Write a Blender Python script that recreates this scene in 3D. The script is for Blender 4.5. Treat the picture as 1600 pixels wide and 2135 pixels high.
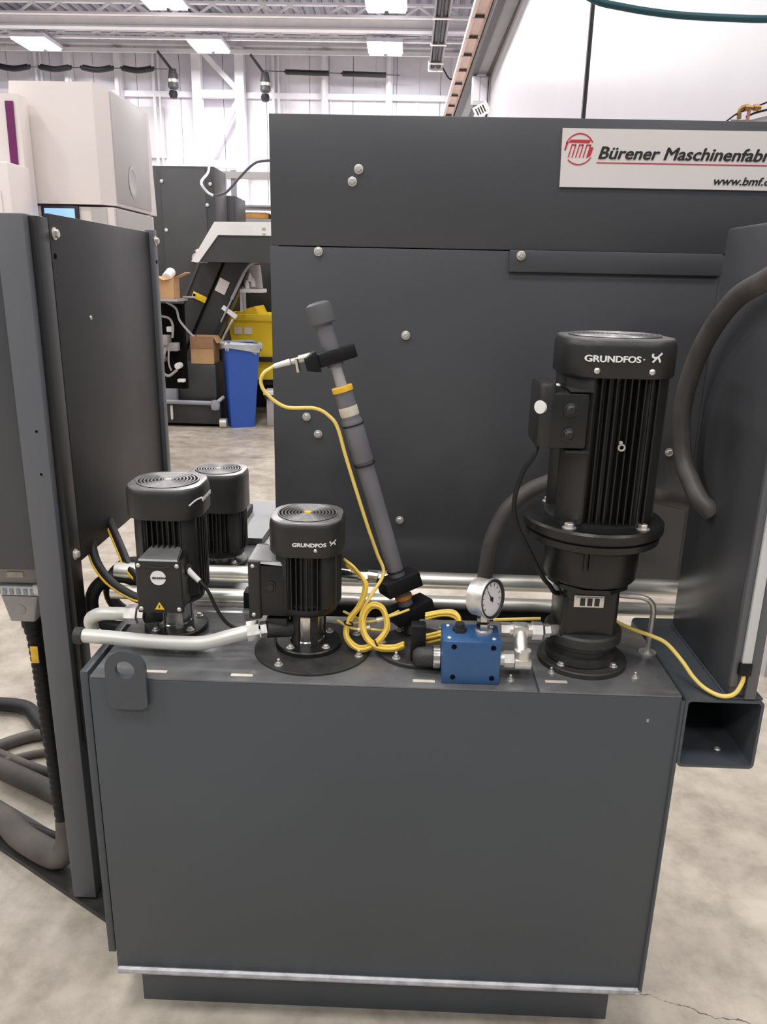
import bpy, bmesh, math, random
from mathutils import Vector, Matrix, Euler
random.seed(7)
PI = math.pi
D = bpy.data
SC = bpy.context.scene
for o in list(D.objects):
    D.objects.remove(o)
COL = SC.collection

# ------------------------------------------------------------------ camera
cam_d = D.cameras.new('camera'); cam = D.objects.new('camera', cam_d); COL.objects.link(cam)
cam_d.sensor_fit = 'HORIZONTAL'; cam_d.sensor_width = 36.0
cam_d.lens = 36.0 * 1603 / 1600
cam_d.clip_start = 0.05; cam_d.clip_end = 200
def cam_axes(p, r, y):
    fwd = Vector((-math.sin(y)*math.cos(p), math.cos(y)*math.cos(p), -math.sin(p)))
    rt = Vector((math.cos(y), math.sin(y), 0)); up = rt.cross(fwd)
    r2 = rt*math.cos(r) + up*math.sin(r); u2 = -rt*math.sin(r) + up*math.cos(r)
    return r2, u2, fwd
_r, _u, _f = cam_axes(.2931, .0216, .0246)
cam.matrix_world = Matrix(((_r.x, _u.x, -_f.x, 0), (_r.y, _u.y, -_f.y, -1.224), (_r.z, _u.z, -_f.z, 1.5), (0, 0, 0, 1)))
SC.camera = cam

# ------------------------------------------------------------------ world, light, exposure
W = D.worlds.new('world'); SC.world = W; W.use_nodes = True
W.node_tree.nodes['Background'].inputs[0].default_value = (.93, .94, 1, 1)
W.node_tree.nodes['Background'].inputs[1].default_value = .30
SC.view_settings.view_transform = 'Standard'; SC.view_settings.look = 'None'
SC.view_settings.gamma = 1; SC.view_settings.use_curve_mapping = False
SC.view_settings.exposure = 0.0
LAMP_X = (-10.0, -5.42, -.78, 3.9)
LAMP_Y = (21.5, 18.0, 14.0, 10.0, 6.0, 2.0, -2.0, -6.0)
for lx in LAMP_X:
    for ly in LAMP_Y:
        ld = D.lights.new('high_bay_lamp', 'AREA'); ld.shape = 'RECTANGLE'
        ld.size = 1.0; ld.size_y = 1.1; ld.energy = 130 if ly < 12 else 215; ld.color = (1, .985, .97)
        lo = D.objects.new('high_bay_lamp', ld); COL.objects.link(lo); lo.location = (lx, ly, 7.2)

# ------------------------------------------------------------------ materials
def mat(name, col, rough=.5, metal=0.0, var=.0, vscale=8, bump=0.0, bscale=60, rvar=0.0, spec=.5, emit=0.0, coat=0.0, trans=0.0):
    m = D.materials.new(name); m.use_nodes = True
    nt = m.node_tree; b = nt.nodes['Principled BSDF']; L = nt.links.new
    c = (*col, 1)
    b.inputs['Base Color'].default_value = c
    b.inputs['Roughness'].default_value = rough
    b.inputs['Metallic'].default_value = metal
    b.inputs['Specular IOR Level'].default_value = spec
    if coat: b.inputs['Coat Weight'].default_value = coat
    if trans: b.inputs['Transmission Weight'].default_value = trans
    if emit:
        b.inputs['Emission Color'].default_value = c; b.inputs['Emission Strength'].default_value = emit
    tc = nt.nodes.new('ShaderNodeTexCoord')
    n = nt.nodes.new('ShaderNodeTexNoise'); n.inputs['Scale'].default_value = vscale; n.inputs['Detail'].default_value = 5
    L(tc.outputs['Object'], n.inputs['Vector'])
    v = max(var, .02)
    r = nt.nodes.new('ShaderNodeMapRange'); r.inputs[3].default_value = 1-v; r.inputs[4].default_value = 1+v
    r.inputs[1].default_value = .3; r.inputs[2].default_value = .7
    L(n.outputs['Fac'], r.inputs[0])
    mx = nt.nodes.new('ShaderNodeVectorMath'); mx.operation = 'SCALE'; mx.inputs[0].default_value = col
    L(r.outputs[0], mx.inputs['Scale']); L(mx.outputs[0], b.inputs['Base Color'])
    if rvar:
        r2 = nt.nodes.new('ShaderNodeMapRange'); r2.inputs[3].default_value = rough-rvar; r2.inputs[4].default_value = rough+rvar
        r2.inputs[1].default_value = .3; r2.inputs[2].default_value = .7
        L(n.outputs['Fac'], r2.inputs[0]); L(r2.outputs[0], b.inputs['Roughness'])
    if bump:
        n2 = nt.nodes.new('ShaderNodeTexNoise'); n2.inputs['Scale'].default_value = bscale; n2.inputs['Detail'].default_value = 3
        L(tc.outputs['Object'], n2.inputs['Vector'])
        bp = nt.nodes.new('ShaderNodeBump'); bp.inputs['Strength'].default_value = bump; bp.inputs['Distance'].default_value = .002
        L(n2.outputs['Fac'], bp.inputs['Height']); L(bp.outputs[0], b.inputs['Normal'])
    return m

def dusty(name, col, rough, dust=.55, scale=38, thr=.085):
    """powder coat with small pale dust specks"""
    m = mat(name, col, rough, 0, .06, 3, .05, 500, .05)
    nt = m.node_tree; L = nt.links.new; b = nt.nodes['Principled BSDF']
    src = b.inputs['Base Color'].links[0].from_socket
    tc = nt.nodes['Texture Coordinate']
    vo = nt.nodes.new('ShaderNodeTexVoronoi'); vo.inputs['Scale'].default_value = scale; vo.inputs['Randomness'].default_value = 1
    L(tc.outputs['Object'], vo.inputs['Vector'])
    lt = nt.nodes.new('ShaderNodeMath'); lt.operation = 'LESS_THAN'; lt.inputs[1].default_value = thr
    L(vo.outputs['Distance'], lt.inputs[0])
    sx = nt.nodes.new('ShaderNodeSeparateColor'); L(vo.outputs['Color'], sx.inputs[0])
    gt = nt.nodes.new('ShaderNodeMath'); gt.operation = 'GREATER_THAN'; gt.inputs[1].default_value = .86
    L(sx.outputs[0], gt.inputs[0])
    mu = nt.nodes.new('ShaderNodeMath'); mu.operation = 'MULTIPLY'; L(lt.outputs[0], mu.inputs[0]); L(gt.outputs[0], mu.inputs[1])
    ml = nt.nodes.new('ShaderNodeMath'); ml.operation = 'MULTIPLY'; ml.inputs[1].default_value = dust; L(mu.outputs[0], ml.inputs[0])
    mi = nt.nodes.new('ShaderNodeMix'); mi.data_type = 'RGBA'; mi.inputs[7].default_value = (.5, .49, .47, 1)
    L(ml.outputs[0], mi.inputs[0]); L(src, mi.inputs[6]); L(mi.outputs[2], b.inputs['Base Color'])
    return m

def concrete():
    m = D.materials.new('polished_concrete'); m.use_nodes = True
    nt = m.node_tree; b = nt.nodes['Principled BSDF']; L = nt.links.new
    tc = nt.nodes.new('ShaderNodeTexCoord')
    def noise(s, d=6, rough=.55, vec=None, dist=0):
        n = nt.nodes.new('ShaderNodeTexNoise'); n.inputs['Scale'].default_value = s; n.inputs['Detail'].default_value = d
        n.inputs['Roughness'].default_value = rough; n.inputs['Distortion'].default_value = dist
        L(vec or tc.outputs['Object'], n.inputs['Vector']); return n
    n1 = noise(1.6, 8, .6, None, .6); n2 = noise(9, 8, .65); n3 = noise(70, 4)
    cr = nt.nodes.new('ShaderNodeValToRGB'); L(n1.outputs['Fac'], cr.inputs[0])
    cr.color_ramp.elements[0].position = .3; cr.color_ramp.elements[0].color = (.40, .345, .285, 1)
    cr.color_ramp.elements[1].position = .68; cr.color_ramp.elements[1].color = (.61, .55, .465, 1)
    cr2 = nt.nodes.new('ShaderNodeValToRGB'); L(n2.outputs['Fac'], cr2.inputs[0])
    cr2.color_ramp.elements[0].position = .28; cr2.color_ramp.elements[0].color = (.52, .50, .47, 1)
    cr2.color_ramp.elements[1].position = .6; cr2.color_ramp.elements[1].color = (1.04, 1.03, 1.02, 1)
    mu = nt.nodes.new('ShaderNodeMix'); mu.data_type = 'RGBA'; mu.blend_type = 'MULTIPLY'; mu.inputs[0].default_value = .85
    L(cr.outputs[0], mu.inputs[6]); L(cr2.outputs[0], mu.inputs[7])
    # one hairline crack wandering across the slab beside the tank
    sp = nt.nodes.new('ShaderNodeSeparateXYZ'); L(tc.outputs['Object'], sp.inputs[0])
    nd = noise(11, 5, .6); nw = noise(26, 3, .6)
    def mth(op, a, b_=None, c_=None):
        n = nt.nodes.new('ShaderNodeMath'); n.operation = op
        for k, v in enumerate((a, b_, c_)):
            if v is None: continue
            if isinstance(v, (int, float)): n.inputs[k].default_value = v
            else: L(v, n.inputs[k])
        return n.outputs[0]
    line = mth('MULTIPLY_ADD', sp.outputs[0], -.295, .2786)
    line = mth('MULTIPLY_ADD', nd.outputs['Fac'], .07, mth('SUBTRACT', line, .035))
    dist = mth('ABSOLUTE', mth('SUBTRACT', sp.outputs[1], line))
    wid = mth('MULTIPLY_ADD', nw.outputs['Fac'], .006, -.0015)
    on_ = mth('LESS_THAN', dist, wid)
    rng = mth('MULTIPLY', mth('GREATER_THAN', sp.outputs[0], .54), mth('LESS_THAN', sp.outputs[0], .95))
    class _c: pass
    cm = _c(); cm.outputs = [mth('MULTIPLY', on_, rng)]
    mi = nt.nodes.new('ShaderNodeMix'); mi.data_type = 'RGBA'; mi.inputs[7].default_value = (.10, .085, .07, 1)
    L(cm.outputs[0], mi.inputs[0]); L(mu.outputs[2], mi.inputs[6]); L(mi.outputs[2], b.inputs['Base Color'])
    rr = nt.nodes.new('ShaderNodeMapRange'); rr.inputs[3].default_value = .28; rr.inputs[4].default_value = .55
    L(n2.outputs['Fac'], rr.inputs[0]); L(rr.outputs[0], b.inputs['Roughness'])
    bp = nt.nodes.new('ShaderNodeBump'); bp.inputs['Strength'].default_value = .12; bp.inputs['Distance'].default_value = .004
    L(n3.outputs['Fac'], bp.inputs['Height']); L(bp.outputs[0], b.inputs['Normal'])
    return m

M = {}
M['concrete'] = concrete()
M['tank'] = mat('slate_powder_coat', (.062, .071, .081), .42, 0, .05, 2.5, .08, 400, .05)
M['panel'] = mat('grey_powder_coat', (.072, .074, .080), .36, 0, .05, 2, .06, 400, .04)
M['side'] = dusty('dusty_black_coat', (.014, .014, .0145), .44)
M['post'] = mat('post_grey_coat', (.115, .119, .130), .45, 0, .04, 3, .06, 400, .04)
M['top'] = mat('top_coat_sheen', (.20, .20, .205), .24, .45, .18, 12, .08, 200, .10)  # tank coat made paler and metallic to carry the bright reflections on top
M['cast'] = mat('black_enamel', (.010, .0098, .0095), .36, 0, .15, 30, .15, 350, .05)
M['castgrey'] = mat('black_satin_cover', (.020, .0195, .019), .42, 0, .1, 30, .2, 500, .05)
M['fanrim'] = mat('cover_top_sheen', (.34, .33, .33), .34, .65, .1, 30, .2, 500, .05)  # black covers get a pale metallic top for the hall's reflected light
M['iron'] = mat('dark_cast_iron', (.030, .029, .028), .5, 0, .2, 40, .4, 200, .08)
M['black'] = mat('black_plastic', (.007, .007, .008), .5, 0, .1, 20, spec=.3)
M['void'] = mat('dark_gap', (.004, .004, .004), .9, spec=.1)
M['rubber'] = mat('worn_rubber', (.095, .086, .080), .55, 0, .25, 14, .3, 120, .08)
M['hose_dust'] = mat('dusty_hose', (.10, .088, .078), .7, 0, .35, 10, .4, 80, .1)
M['hose_black'] = mat('black_cable_jacket', (.012, .012, .013), .5, 0, .2, 20, spec=.35)
M['steel'] = mat('bright_pipe', (.90, .88, .79), .34, .75, .08, 6, .05, 60, .06)
M['chrome'] = mat('stainless', (.72, .70, .67), .18, 1, .08, 20, 0, 60, .05)
M['zinc'] = mat('zinc_plated', (.76, .73, .68), .38, .8, .12, 60, .1, 200, .08)
M['pipe_white'] = mat('grey_white_pipe', (.66, .66, .61), .35, .25, .06, 8)
M['weld'] = mat('bare_steel_edge', (.50, .50, .52), .5, .7, .25, 40, .5, 90, .1)
M['slab'] = mat('brushed_steel_plate', (.24, .245, .25), .40, .6, .15, 9, .1, 90, .1)
M['tube'] = mat('grey_tube', (.155, .15, .165), .40, 0, .1, 10, .1, 90, .06)
M['tubecap'] = mat('grey_tube_cap', (.105, .105, .11), .5, 0, .08, 20)
M['tube_clear'] = mat('translucent_tube', (.42, .40, .42), .2, 0, .05, 10)
M['yellow'] = mat('yellow_cable', (.86, .60, .09), .42, 0, .06, 30)
M['yellowlt'] = mat('yellow_jacket', (.90, .66, .16), .45, 0, .05, 30)
M['orange'] = mat('orange_band', (.72, .24, .04), .5, 0, .2, 90)
M['yband'] = mat('yellow_band', (.85, .50, .04), .5, 0, .15, 90)
M['blue'] = mat('blue_enamel', (.030, .095, .235), .38, 0, .12, 18, .15, 300, .05)
M['white'] = mat('white_print', (.85, .84, .82), .5)
M['cream'] = mat('cream_label', (.62, .56, .45), .55, 0, .12, 60)
M['red'] = mat('red_print', (.60, .035, .06), .5)
M['ink'] = mat('black_print', (.02, .02, .02), .5)
M['signwhite'] = mat('sign_board', (.82, .765, .735), .42, 0, .03, 5)
M['strip'] = mat('aluminium_strip', (.68, .70, .71), .45, .2, .04, 8)
M['face'] = mat('dial_face', (.80, .78, .78), .4)
M['wallwhite'] = mat('white_partition', (.47, .445, .48), .35, 0, .03, 1.5)
M['siding'] = mat('white_metal_siding', (.77, .75, .82), .5, 0, .05, 1.2)
M['steelwhite'] = mat('white_painted_steel', (.84, .83, .88), .45, 0, .05, 3)
M['deck'] = mat('roof_deck', (.44, .44, .52), .55, 0, .06, 2)
M['deckdark'] = mat('roof_deck_rib', (.27, .27, .33), .7)
M['lamp'] = mat('lamp_diffuser', (1, 1, 1), .5, emit=6)
M['darkbar'] = mat('dark_bar', (.012, .012, .016), .5)
M['pink'] = mat('salmon_tray', (.80, .62, .59), .5, 0, .08, 6)
M['beamdark'] = mat('dark_steel_beam', (.075, .075, .08), .5, 0, .1, 4)
M['beamgrey'] = mat('grey_steel_beam', (.33, .34, .38), .5, 0, .08, 4)
M['creamwhite'] = mat('cream_machine_paint', (.76, .69, .665), .4, 0, .02, 2)
M['creamgrey'] = mat('grey_machine_paint', (.50, .48, .47), .42, 0, .02, 2)
M['purple'] = mat('magenta_stripe', (.15, .012, .10), .4)
M['screen'] = mat('lit_screen', (.28, .50, .78), .3, emit=.7)
M['dkmach'] = mat('dark_machine_paint', (.036, .037, .039), .42, 0, .08, 3)
M['dkmach2'] = mat('charcoal_machine_paint', (.055, .056, .058), .45, 0, .08, 3)
M['bin'] = mat('blue_bin_plastic', (.035, .115, .50), .42, 0, .06, 5)
M['liner'] = mat('clear_bag', (.50, .52, .54), .25, 0, .25, 9)
M['ybin'] = mat('yellow_bin_plastic', (.88, .62, .02), .42, 0, .06, 4)
M['card'] = mat('cardboard', (.62, .38, .19), .75, 0, .08, 9)
M['cardin'] = mat('cardboard_inside', (.40, .22, .12), .8, 0, .08, 9)
M['greyplastic'] = mat('grey_connector', (.36, .34, .33), .5, 0, .08, 20)
M['teal'] = mat('teal_hose', (.012, .075, .095), .45, 0, .1, 6)
M['brass'] = mat('old_brass', (.36, .22, .09), .42, .8, .2, 30)
M['copper'] = mat('pink_hose', (.55, .22, .18), .5, 0, .1, 20)
M['wood'] = mat('orange_brown_goods', (.55, .28, .08), .6, 0, .3, 14)
M['gasket'] = mat('bronze_glass', (.20, .12, .07), .2, .2, .1, 20)

# ------------------------------------------------------------------ mesh builder
class MB:
    def __init__(s): s.bm = bmesh.new()
    def _x(s, vs, mtx):
        if mtx is not None: bmesh.ops.transform(s.bm, matrix=mtx, verts=vs)
    def box(s, x0, x1, y0, y1, z0, z1, bev=0, mtx=None, seg=2):
        r = bmesh.ops.create_cube(s.bm, size=1); vs = r['verts']
        m = Matrix.Translation(((x0+x1)/2, (y0+y1)/2, (z0+z1)/2)) @ Matrix.Diagonal((abs(x1-x0), abs(y1-y0), abs(z1-z0), 1))
        bmesh.ops.transform(s.bm, matrix=m, verts=vs)
        if bev:
            es = {e for v in vs for e in v.link_edges}
            r2 = bmesh.ops.bevel(s.bm, geom=list(es), offset=bev, segments=seg, profile=.5, affect='EDGES')
            vs = list({v for f in r2['faces'] for v in f.verts} | {v for v in vs if v.is_valid})
        s._x(vs, mtx); return s
    def cyl(s, p0, p1, r0, r1=None, seg=24, caps=True):
        r1 = r0 if r1 is None else r1
        p0 = Vector(p0); p1 = Vector(p1); d = p1-p0
        q = d.to_track_quat('Z', 'Y').to_matrix()
        A = [s.bm.verts.new(p0+q@Vector((math.cos(2*PI*i/seg)*r0, math.sin(2*PI*i/seg)*r0, 0))) for i in range(seg)]
        B = [s.bm.verts.new(p1+q@Vector((math.cos(2*PI*i/seg)*r1, math.sin(2*PI*i/seg)*r1, 0))) for i in range(seg)]
        for i in range(seg): s.bm.faces.new((A[i], A[(i+1) % seg], B[(i+1) % seg], B[i]))
        if caps: s.bm.faces.new(A[::-1]); s.bm.faces.new(B)
        return s
    def lathe(s, prof, o=(0, 0, 0), axis=(0, 0, 1), seg=40, rot=0):
        q = Vector(axis).normalized().to_track_quat('Z', 'Y').to_matrix(); o = Vector(o); rings = []
        for r, z in prof:
            if r <= 1e-6: rings.append([s.bm.verts.new(o+q@Vector((0, 0, z)))])
            else: rings.append([s.bm.verts.new(o+q@Vector((math.cos(rot+2*PI*i/seg)*r, math.sin(rot+2*PI*i/seg)*r, z))) for i in range(seg)])
        for a, b in zip(rings, rings[1:]):
            for i in range(seg):
                j = (i+1) % seg
                if len(a) == 1 and len(b) == 1: continue
                if len(a) == 1: s.bm.faces.new((a[0], b[j], b[i]))
                elif len(b) == 1: s.bm.faces.new((a[i], a[j], b[0]))
                else: s.bm.faces.new((a[i], a[j], b[j], b[i]))
        if len(rings[0]) > 1: s.bm.faces.new(rings[0][::-1])
        if len(rings[-1]) > 1: s.bm.faces.new(rings[-1])
        return s
    def loft(s, loops, caps=True):
        """loops: lists of 3-D points, equal length, closed"""
        R = [[s.bm.verts.new(p) for p in l] for l in loops]; n = len(R[0])
        for a, b in zip(R, R[1:]):
            for i in range(n): s.bm.faces.new((a[i], a[(i+1) % n], b[(i+1) % n], b[i]))
        if caps: s.bm.faces.new(R[0][::-1]); s.bm.faces.new(R[-1])
        return s
    def prism(s, poly, y0, y1):
        """poly in X,Z extruded along Y"""
        return s.loft([[(x, y0, z) for x, z in poly], [(x, y1, z) for x, z in poly]])
    def tube(s, pts, r, seg=10, smooth=6, caps=True, ridge=0, step=None):
        P = [Vector(p) for p in pts]
        if smooth and len(P) > 2:
            Q = []
            E = [2*P[0]-P[1]] + P + [2*P[-1]-P[-2]]
            for i in range(1, len(E)-2):
                a, b, c, d = E[i-1:i+3]
                for k in range(smooth):
                    t = k/smooth
                    Q.append(.5*((2*b)+(c-a)*t+(2*a-5*b+4*c-d)*t*t+(3*b-a-3*c+d)*t**3))
            Q.append(P[-1]); P = Q
        if step:
            Q = []; 
            for a, b in zip(P, P[1:]):
                n = max(1, int((b-a).length/step))
                for k in range(n): Q.append(a.lerp(b, k/n))
            Q.append(P[-1]); P = Q
        T = []
        for i in range(len(P)):
            d = P[min(i+1, len(P)-1)]-P[max(i-1, 0)]; T.append(d.normalized())
        n = T[0].orthogonal().normalized(); rings = []
        for i, p in enumerate(P):
            n = (n-T[i]*n.dot(T[i])).normalized(); b = T[i].cross(n)
            rr = (r(i/(len(P)-1)) if callable(r) else r)*(1-ridge if (ridge and (i//2) % 2) else 1)
            rings.append([s.bm.verts.new(p+n*math.cos(2*PI*k/seg)*rr+b*math.sin(2*PI*k/seg)*rr) for k in range(seg)])
        for a, c in zip(rings, rings[1:]):
            for k in range(seg): s.bm.faces.new((a[k], a[(k+1) % seg], c[(k+1) % seg], c[k]))
        if caps: s.bm.faces.new(rings[0][::-1]); s.bm.faces.new(rings[-1])
        return s
    def torus(s, o, R, r, axis=(0, 0, 1), seg=36, sseg=8, a0=0, a1=2*PI):
        q = Vector(axis).normalized().to_track_quat('Z', 'Y').to_matrix(); full = abs(a1-a0-2*PI) < 1e-4
        pts = [Vector(o)+q@Vector((math.cos(a0+(a1-a0)*i/seg)*R, math.sin(a0+(a1-a0)*i/seg)*R, 0)) for i in range(seg+1)]
        rings = []
        for i, p in enumerate(pts[:-1] if full else pts):
            e = (p-Vector(o)).normalized(); z = q@Vector((0, 0, 1))
            rings.append([s.bm.verts.new(p+e*math.cos(2*PI*k/sseg)*r+z*math.sin(2*PI*k/sseg)*r) for k in range(sseg)])
        if full: rings.append(rings[0])
        for a, c in zip(rings, rings[1:]):
            for k in range(sseg): s.bm.faces.new((a[k], a[(k+1) % sseg], c[(k+1) % sseg], c[k]))
        return s
    def hexnut(s, p0, p1, r): return s.cyl(p0, p1, r, r, 6)
    def mesh(s, name, org=(0, 0, 0), m=None, smooth=True):
        bmesh.ops.recalc_face_normals(s.bm, faces=s.bm.faces)
        bmesh.ops.translate(s.bm, verts=s.bm.verts, vec=-Vector(org))
        me = D.meshes.new(name); s.bm.to_mesh(me); s.bm.free()
        if m: me.materials.append(M[m])
        if smooth:
            me.polygons.foreach_set('use_smooth', [True]*len(me.polygons)); me.set_sharp_from_angle(angle=.62)
        return me

ORG = {}
def world_org(o):
    return ORG.get(o, Vector((0, 0, 0)))
def link(name, me, parent=None, loc=None):
    o = D.objects.new(name, me); COL.objects.link(o)
    if parent is not None:
        o.parent = parent; ORG[o] = world_org(parent)
        if loc is not None: o.location = Vector(loc)-world_org(parent)
    return o
def thing(name, label, cat, loc, group=None):
    o = D.objects.new(name, None); COL.objects.link(o); o.empty_display_size = .05
    o.location = loc; ORG[o] = Vector(loc); o['label'] = label; o['category'] = cat
    if group: o['group'] = group
    return o
def part(name, mb, m, parent, label=None):
    o = link(name, mb.mesh(name, world_org(parent), m), parent)
    if label: o['label'] = label
    return o
def solo(name, mb, m, label, cat, group=None):
    o = link(name, mb.mesh(name, (0, 0, 0), m)); o['label'] = label; o['category'] = cat
    if group: o['group'] = group
    return o
def struct(name, mb, m):
    o = link(name, mb.mesh(name, (0, 0, 0), m)); o['kind'] = 'structure'; return o
def inst(name, me, parent, loc, rot=(0, 0, 0), sc=1):
    o = link(name, me, parent, loc); o.rotation_euler = rot; o.scale = (sc, sc, sc) if not hasattr(sc, '__len__') else sc
    return o

def text_mesh(txt, size, m, shear=0, bold=0, sx=1, depth=.0007, align='LEFT', heavy=0):
    c = D.curves.new('lettering', 'FONT'); c.body = txt; c.size = size; c.shear = shear; c.offset = bold
    c.extrude = depth; c.align_x = align; c.resolution_u = 4
    o = D.objects.new('lettering', c); COL.objects.link(o)
    dg = bpy.context.evaluated_depsgraph_get(); dg.update()
    me = D.meshes.new_from_object(o.evaluated_get(dg))
    D.objects.remove(o); D.curves.remove(c)
    me.materials.clear(); me.materials.append(M[m])
    me.transform(Matrix.Diagonal((sx, 1, 1, 1)))
    if heavy:
        bm = bmesh.new()
        for k, (dx, dz) in enumerate(((-heavy, 0), (heavy, 0), (0, heavy*.6), (0, -heavy*.6))):
            n0 = len(bm.verts); bm.from_mesh(me); bm.verts.ensure_lookup_table()
            for v in bm.verts[n0:]: v.co.x += dx; v.co.y += dz; v.co.z += k*.00006
        bm.to_mesh(me); bm.free()
    return me
def cover_drop(u, h, rad):
    d = abs(u)-(h-rad)
    return 0 if d <= 0 else rad-math.sqrt(max(rad*rad-d*d, 0))
def letters(name, txt, size, m, parent, loc, rot=(PI/2, 0, 0), **k):
    return inst(name, text_mesh(txt, size, m, **k), parent, loc, rot)

# shared small meshes (unit sizes, axis +Z outward)
bolt_me = (lambda b: b.lathe([(1.45, 0), (1.45, .18), (1.3, .25), (1.0, .25)], seg=20).lathe([(1, .25), (1, .95), (.8, 1.1), (0, 1.12)], seg=6).mesh('bolt_head', m='zinc'))(MB())
pin_me = (lambda b: b.lathe([(1.7, 0), (1.7, .3), (1.0, .35)], seg=16).lathe([(1.15, .3), (1.15, 1.2)], seg=6).lathe([(.62, 1.2), (.62, 2.6), (.45, 2.8), (0, 2.8)], seg=12).mesh('stud', m='zinc'))(MB())
screw_me = (lambda b: b.lathe([(1, 0), (1, .3), (.75, .6), (.3, .75), (.28, .5), (0, .5)], seg=16).mesh('screw_head', m='zinc'))(MB())
hole_me = (lambda b: b.lathe([(1, 0), (1, .05), (0, .05)], seg=14).mesh('hole', m='void'))(MB())
FRONT = (PI/2, 0, 0)      # local +Z -> world -Y
def bolts(parent, pts, r, rot=FRONT, me=None, name='bolt'):
    for p in pts: inst(name, me or bolt_me, parent, p, rot, r)

# ================================================================== SETTING
floor = struct('floor', MB().box(-16, 8, -8, 24.4, -.1, 0), 'concrete')
ceil = struct('ceiling', MB().box(-16, 8, -8, 24.4, 8.05, 8.2), 'deck')
# corrugated deck flutes over the bay in view
b = MB()
x = -13.5
while x < 4.0:
    b.box(x, x+.11, 15.5, 24.3, 7.985, 8.05); x += .27
fl = part('deck_flute', b, 'deckdark', ceil); fl['kind'] = 'stuff'
def joist(y, zt, zb, x0=-14, x1=4.5, web=.62, ph=0):
    j = part('roof_joist', MB().box(x0, x1, y-.06, y+.06, zt-.05, zt).box(x0, x1, y-.06, y+.06, zb, zb+.05), 'steelwhite', ceil)
    b = MB(); x = x0+ph; k = 0
    while x < x1-web:
        a, c = ((x, y, zb+.05), (x+web*.5, y, zt-.05))
        b.cyl(a, c, .03, seg=6); b.cyl((x+web*.5, y, zt-.05), (x+web, y, zb+.05), .03, seg=6)
        x += web*(1 if k % 2 else 1.9); k += 1
    part('joist_web', b, 'steelwhite', j)
joist(19.0, 7.55, 7.26, web=.62)
joist(17.0, 7.75, 7.40, web=.62, ph=.3)
joist(21.7, 7.71, 7.48, web=.50)
joist(15.2, 7.80, 7.40, web=.75, ph=.5)
part('roof_girder', MB().box(-14, 4.5, 20.0, 20.16, 7.31, 7.50).box(-14, 4.5, 19.9, 20.26, 7.48, 7.54).box(-14, 4.5, 19.95, 20.21, 7.28, 7.32), 'steelwhite', ceil)
part('eave_strut', MB().box(-14, 4.5, 23.5, 23.6, 7.62, 7.72).box(-14, 4.5, 23.75, 23.95, 7.9, 8.0), 'steelwhite', ceil)
part('deck_angle', MB().box(-14, 4.5, 22.3, 22.5, 7.78, 7.86), 'beamgrey', ceil)

wall = struct('wall_far', MB().box(-16, 8, 24.2, 24.4, 0, 8.1), 'siding')
xs = [-13.4+1.29*i for i in range(14)]
for i, x in enumerate(xs):
    part('siding_panel', MB().box(x+.008, x+1.282, 24.12, 24.2, 0, 8.0).box(x+.60, x+.66, 24.09, 24.12, 0, 8.0), 'siding', wall)
for z in (6.66, 4.5, 2.3):
    part('girt', MB().box(-14, 4.5, 23.96, 24.09, z-.09, z+.06), 'steelwhite', wall)
for x in (-10.2, -8.72, -2.62, -.72, 1.2):
    part('wall_column', MB().box(x-.10, x+.10, 23.86, 24.1, 0, 7.8).box(x-.05, x+.05, 23.75, 23.86, 0, 7.8), 'steelwhite', wall)
for x in (-11.2, -7.7, -4.15):
    part('conduit', MB().cyl((x, 24.0, 0), (x, 24.0, 7.8), .05, seg=8).cyl((x+.16, 24.0, 0), (x+.16, 24.0, 7.8), .035, seg=8), 'steelwhite', wall)
# braced frame standing on the far wall
for x in (-6.32, -5.06):
    part('brace_post', MB().box(x-.13, x+.13, 23.55, 23.85, 0, 7.8), 'steelwhite', wall)
for z in (6.60, 4.72):
    part('brace_beam', MB().box(-6.2, -5.18, 23.6, 23.8, z-.10, z+.10), 'steelwhite', wall)
def bar2(mb, x0, z0, x1, z1, y, w, d):
    v = Vector((x1-x0, 0, z1-z0)); n = Vector((-v.z, 0, v.x)).normalized()*w/2
    return mb.prism([(x0-n.x, z0-n.z), (x0+n.x, z0+n.z), (x1+n.x, z1+n.z), (x1-n.x, z1-n.z)], y-d/2, y+d/2)
part('diagonal_brace', bar2(MB(), -6.2, 7.75, -5.15, 6.72, 23.7, .15, .12), 'steelwhite', wall)
part('diagonal_brace', bar2(MB(), -6.1, 4.85, -5.15, 6.42, 23.7, .15, .12), 'steelwhite', wall)
part('wall_vent', MB().box(-8.55, -7.45, 23.98, 24.12, 4.9, 6.3), 'wallwhite', wall)

# white panelled partition on the right
pw = struct('wall_right', MB().box(1.52, 1.60, 1.6, 15.75, 0, 5.3), 'siding')
part('partition_panel', MB().box(1.48, 1.52, 6.32, 15.8, 0, 5.32), 'wallwhite', pw)
part('partition_panel', MB().box(1.48, 1.52, 1.6, 6.12, 0, 5.32), 'wallwhite', pw)
part('panel_seam', MB().box(1.490, 1.525, 6.12, 6.32, 0, 5.32), 'void', pw)
part('partition_end', MB().box(1.44, 1.62, 15.8, 15.95, 0, 5.3), 'beamdark', pw)

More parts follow.
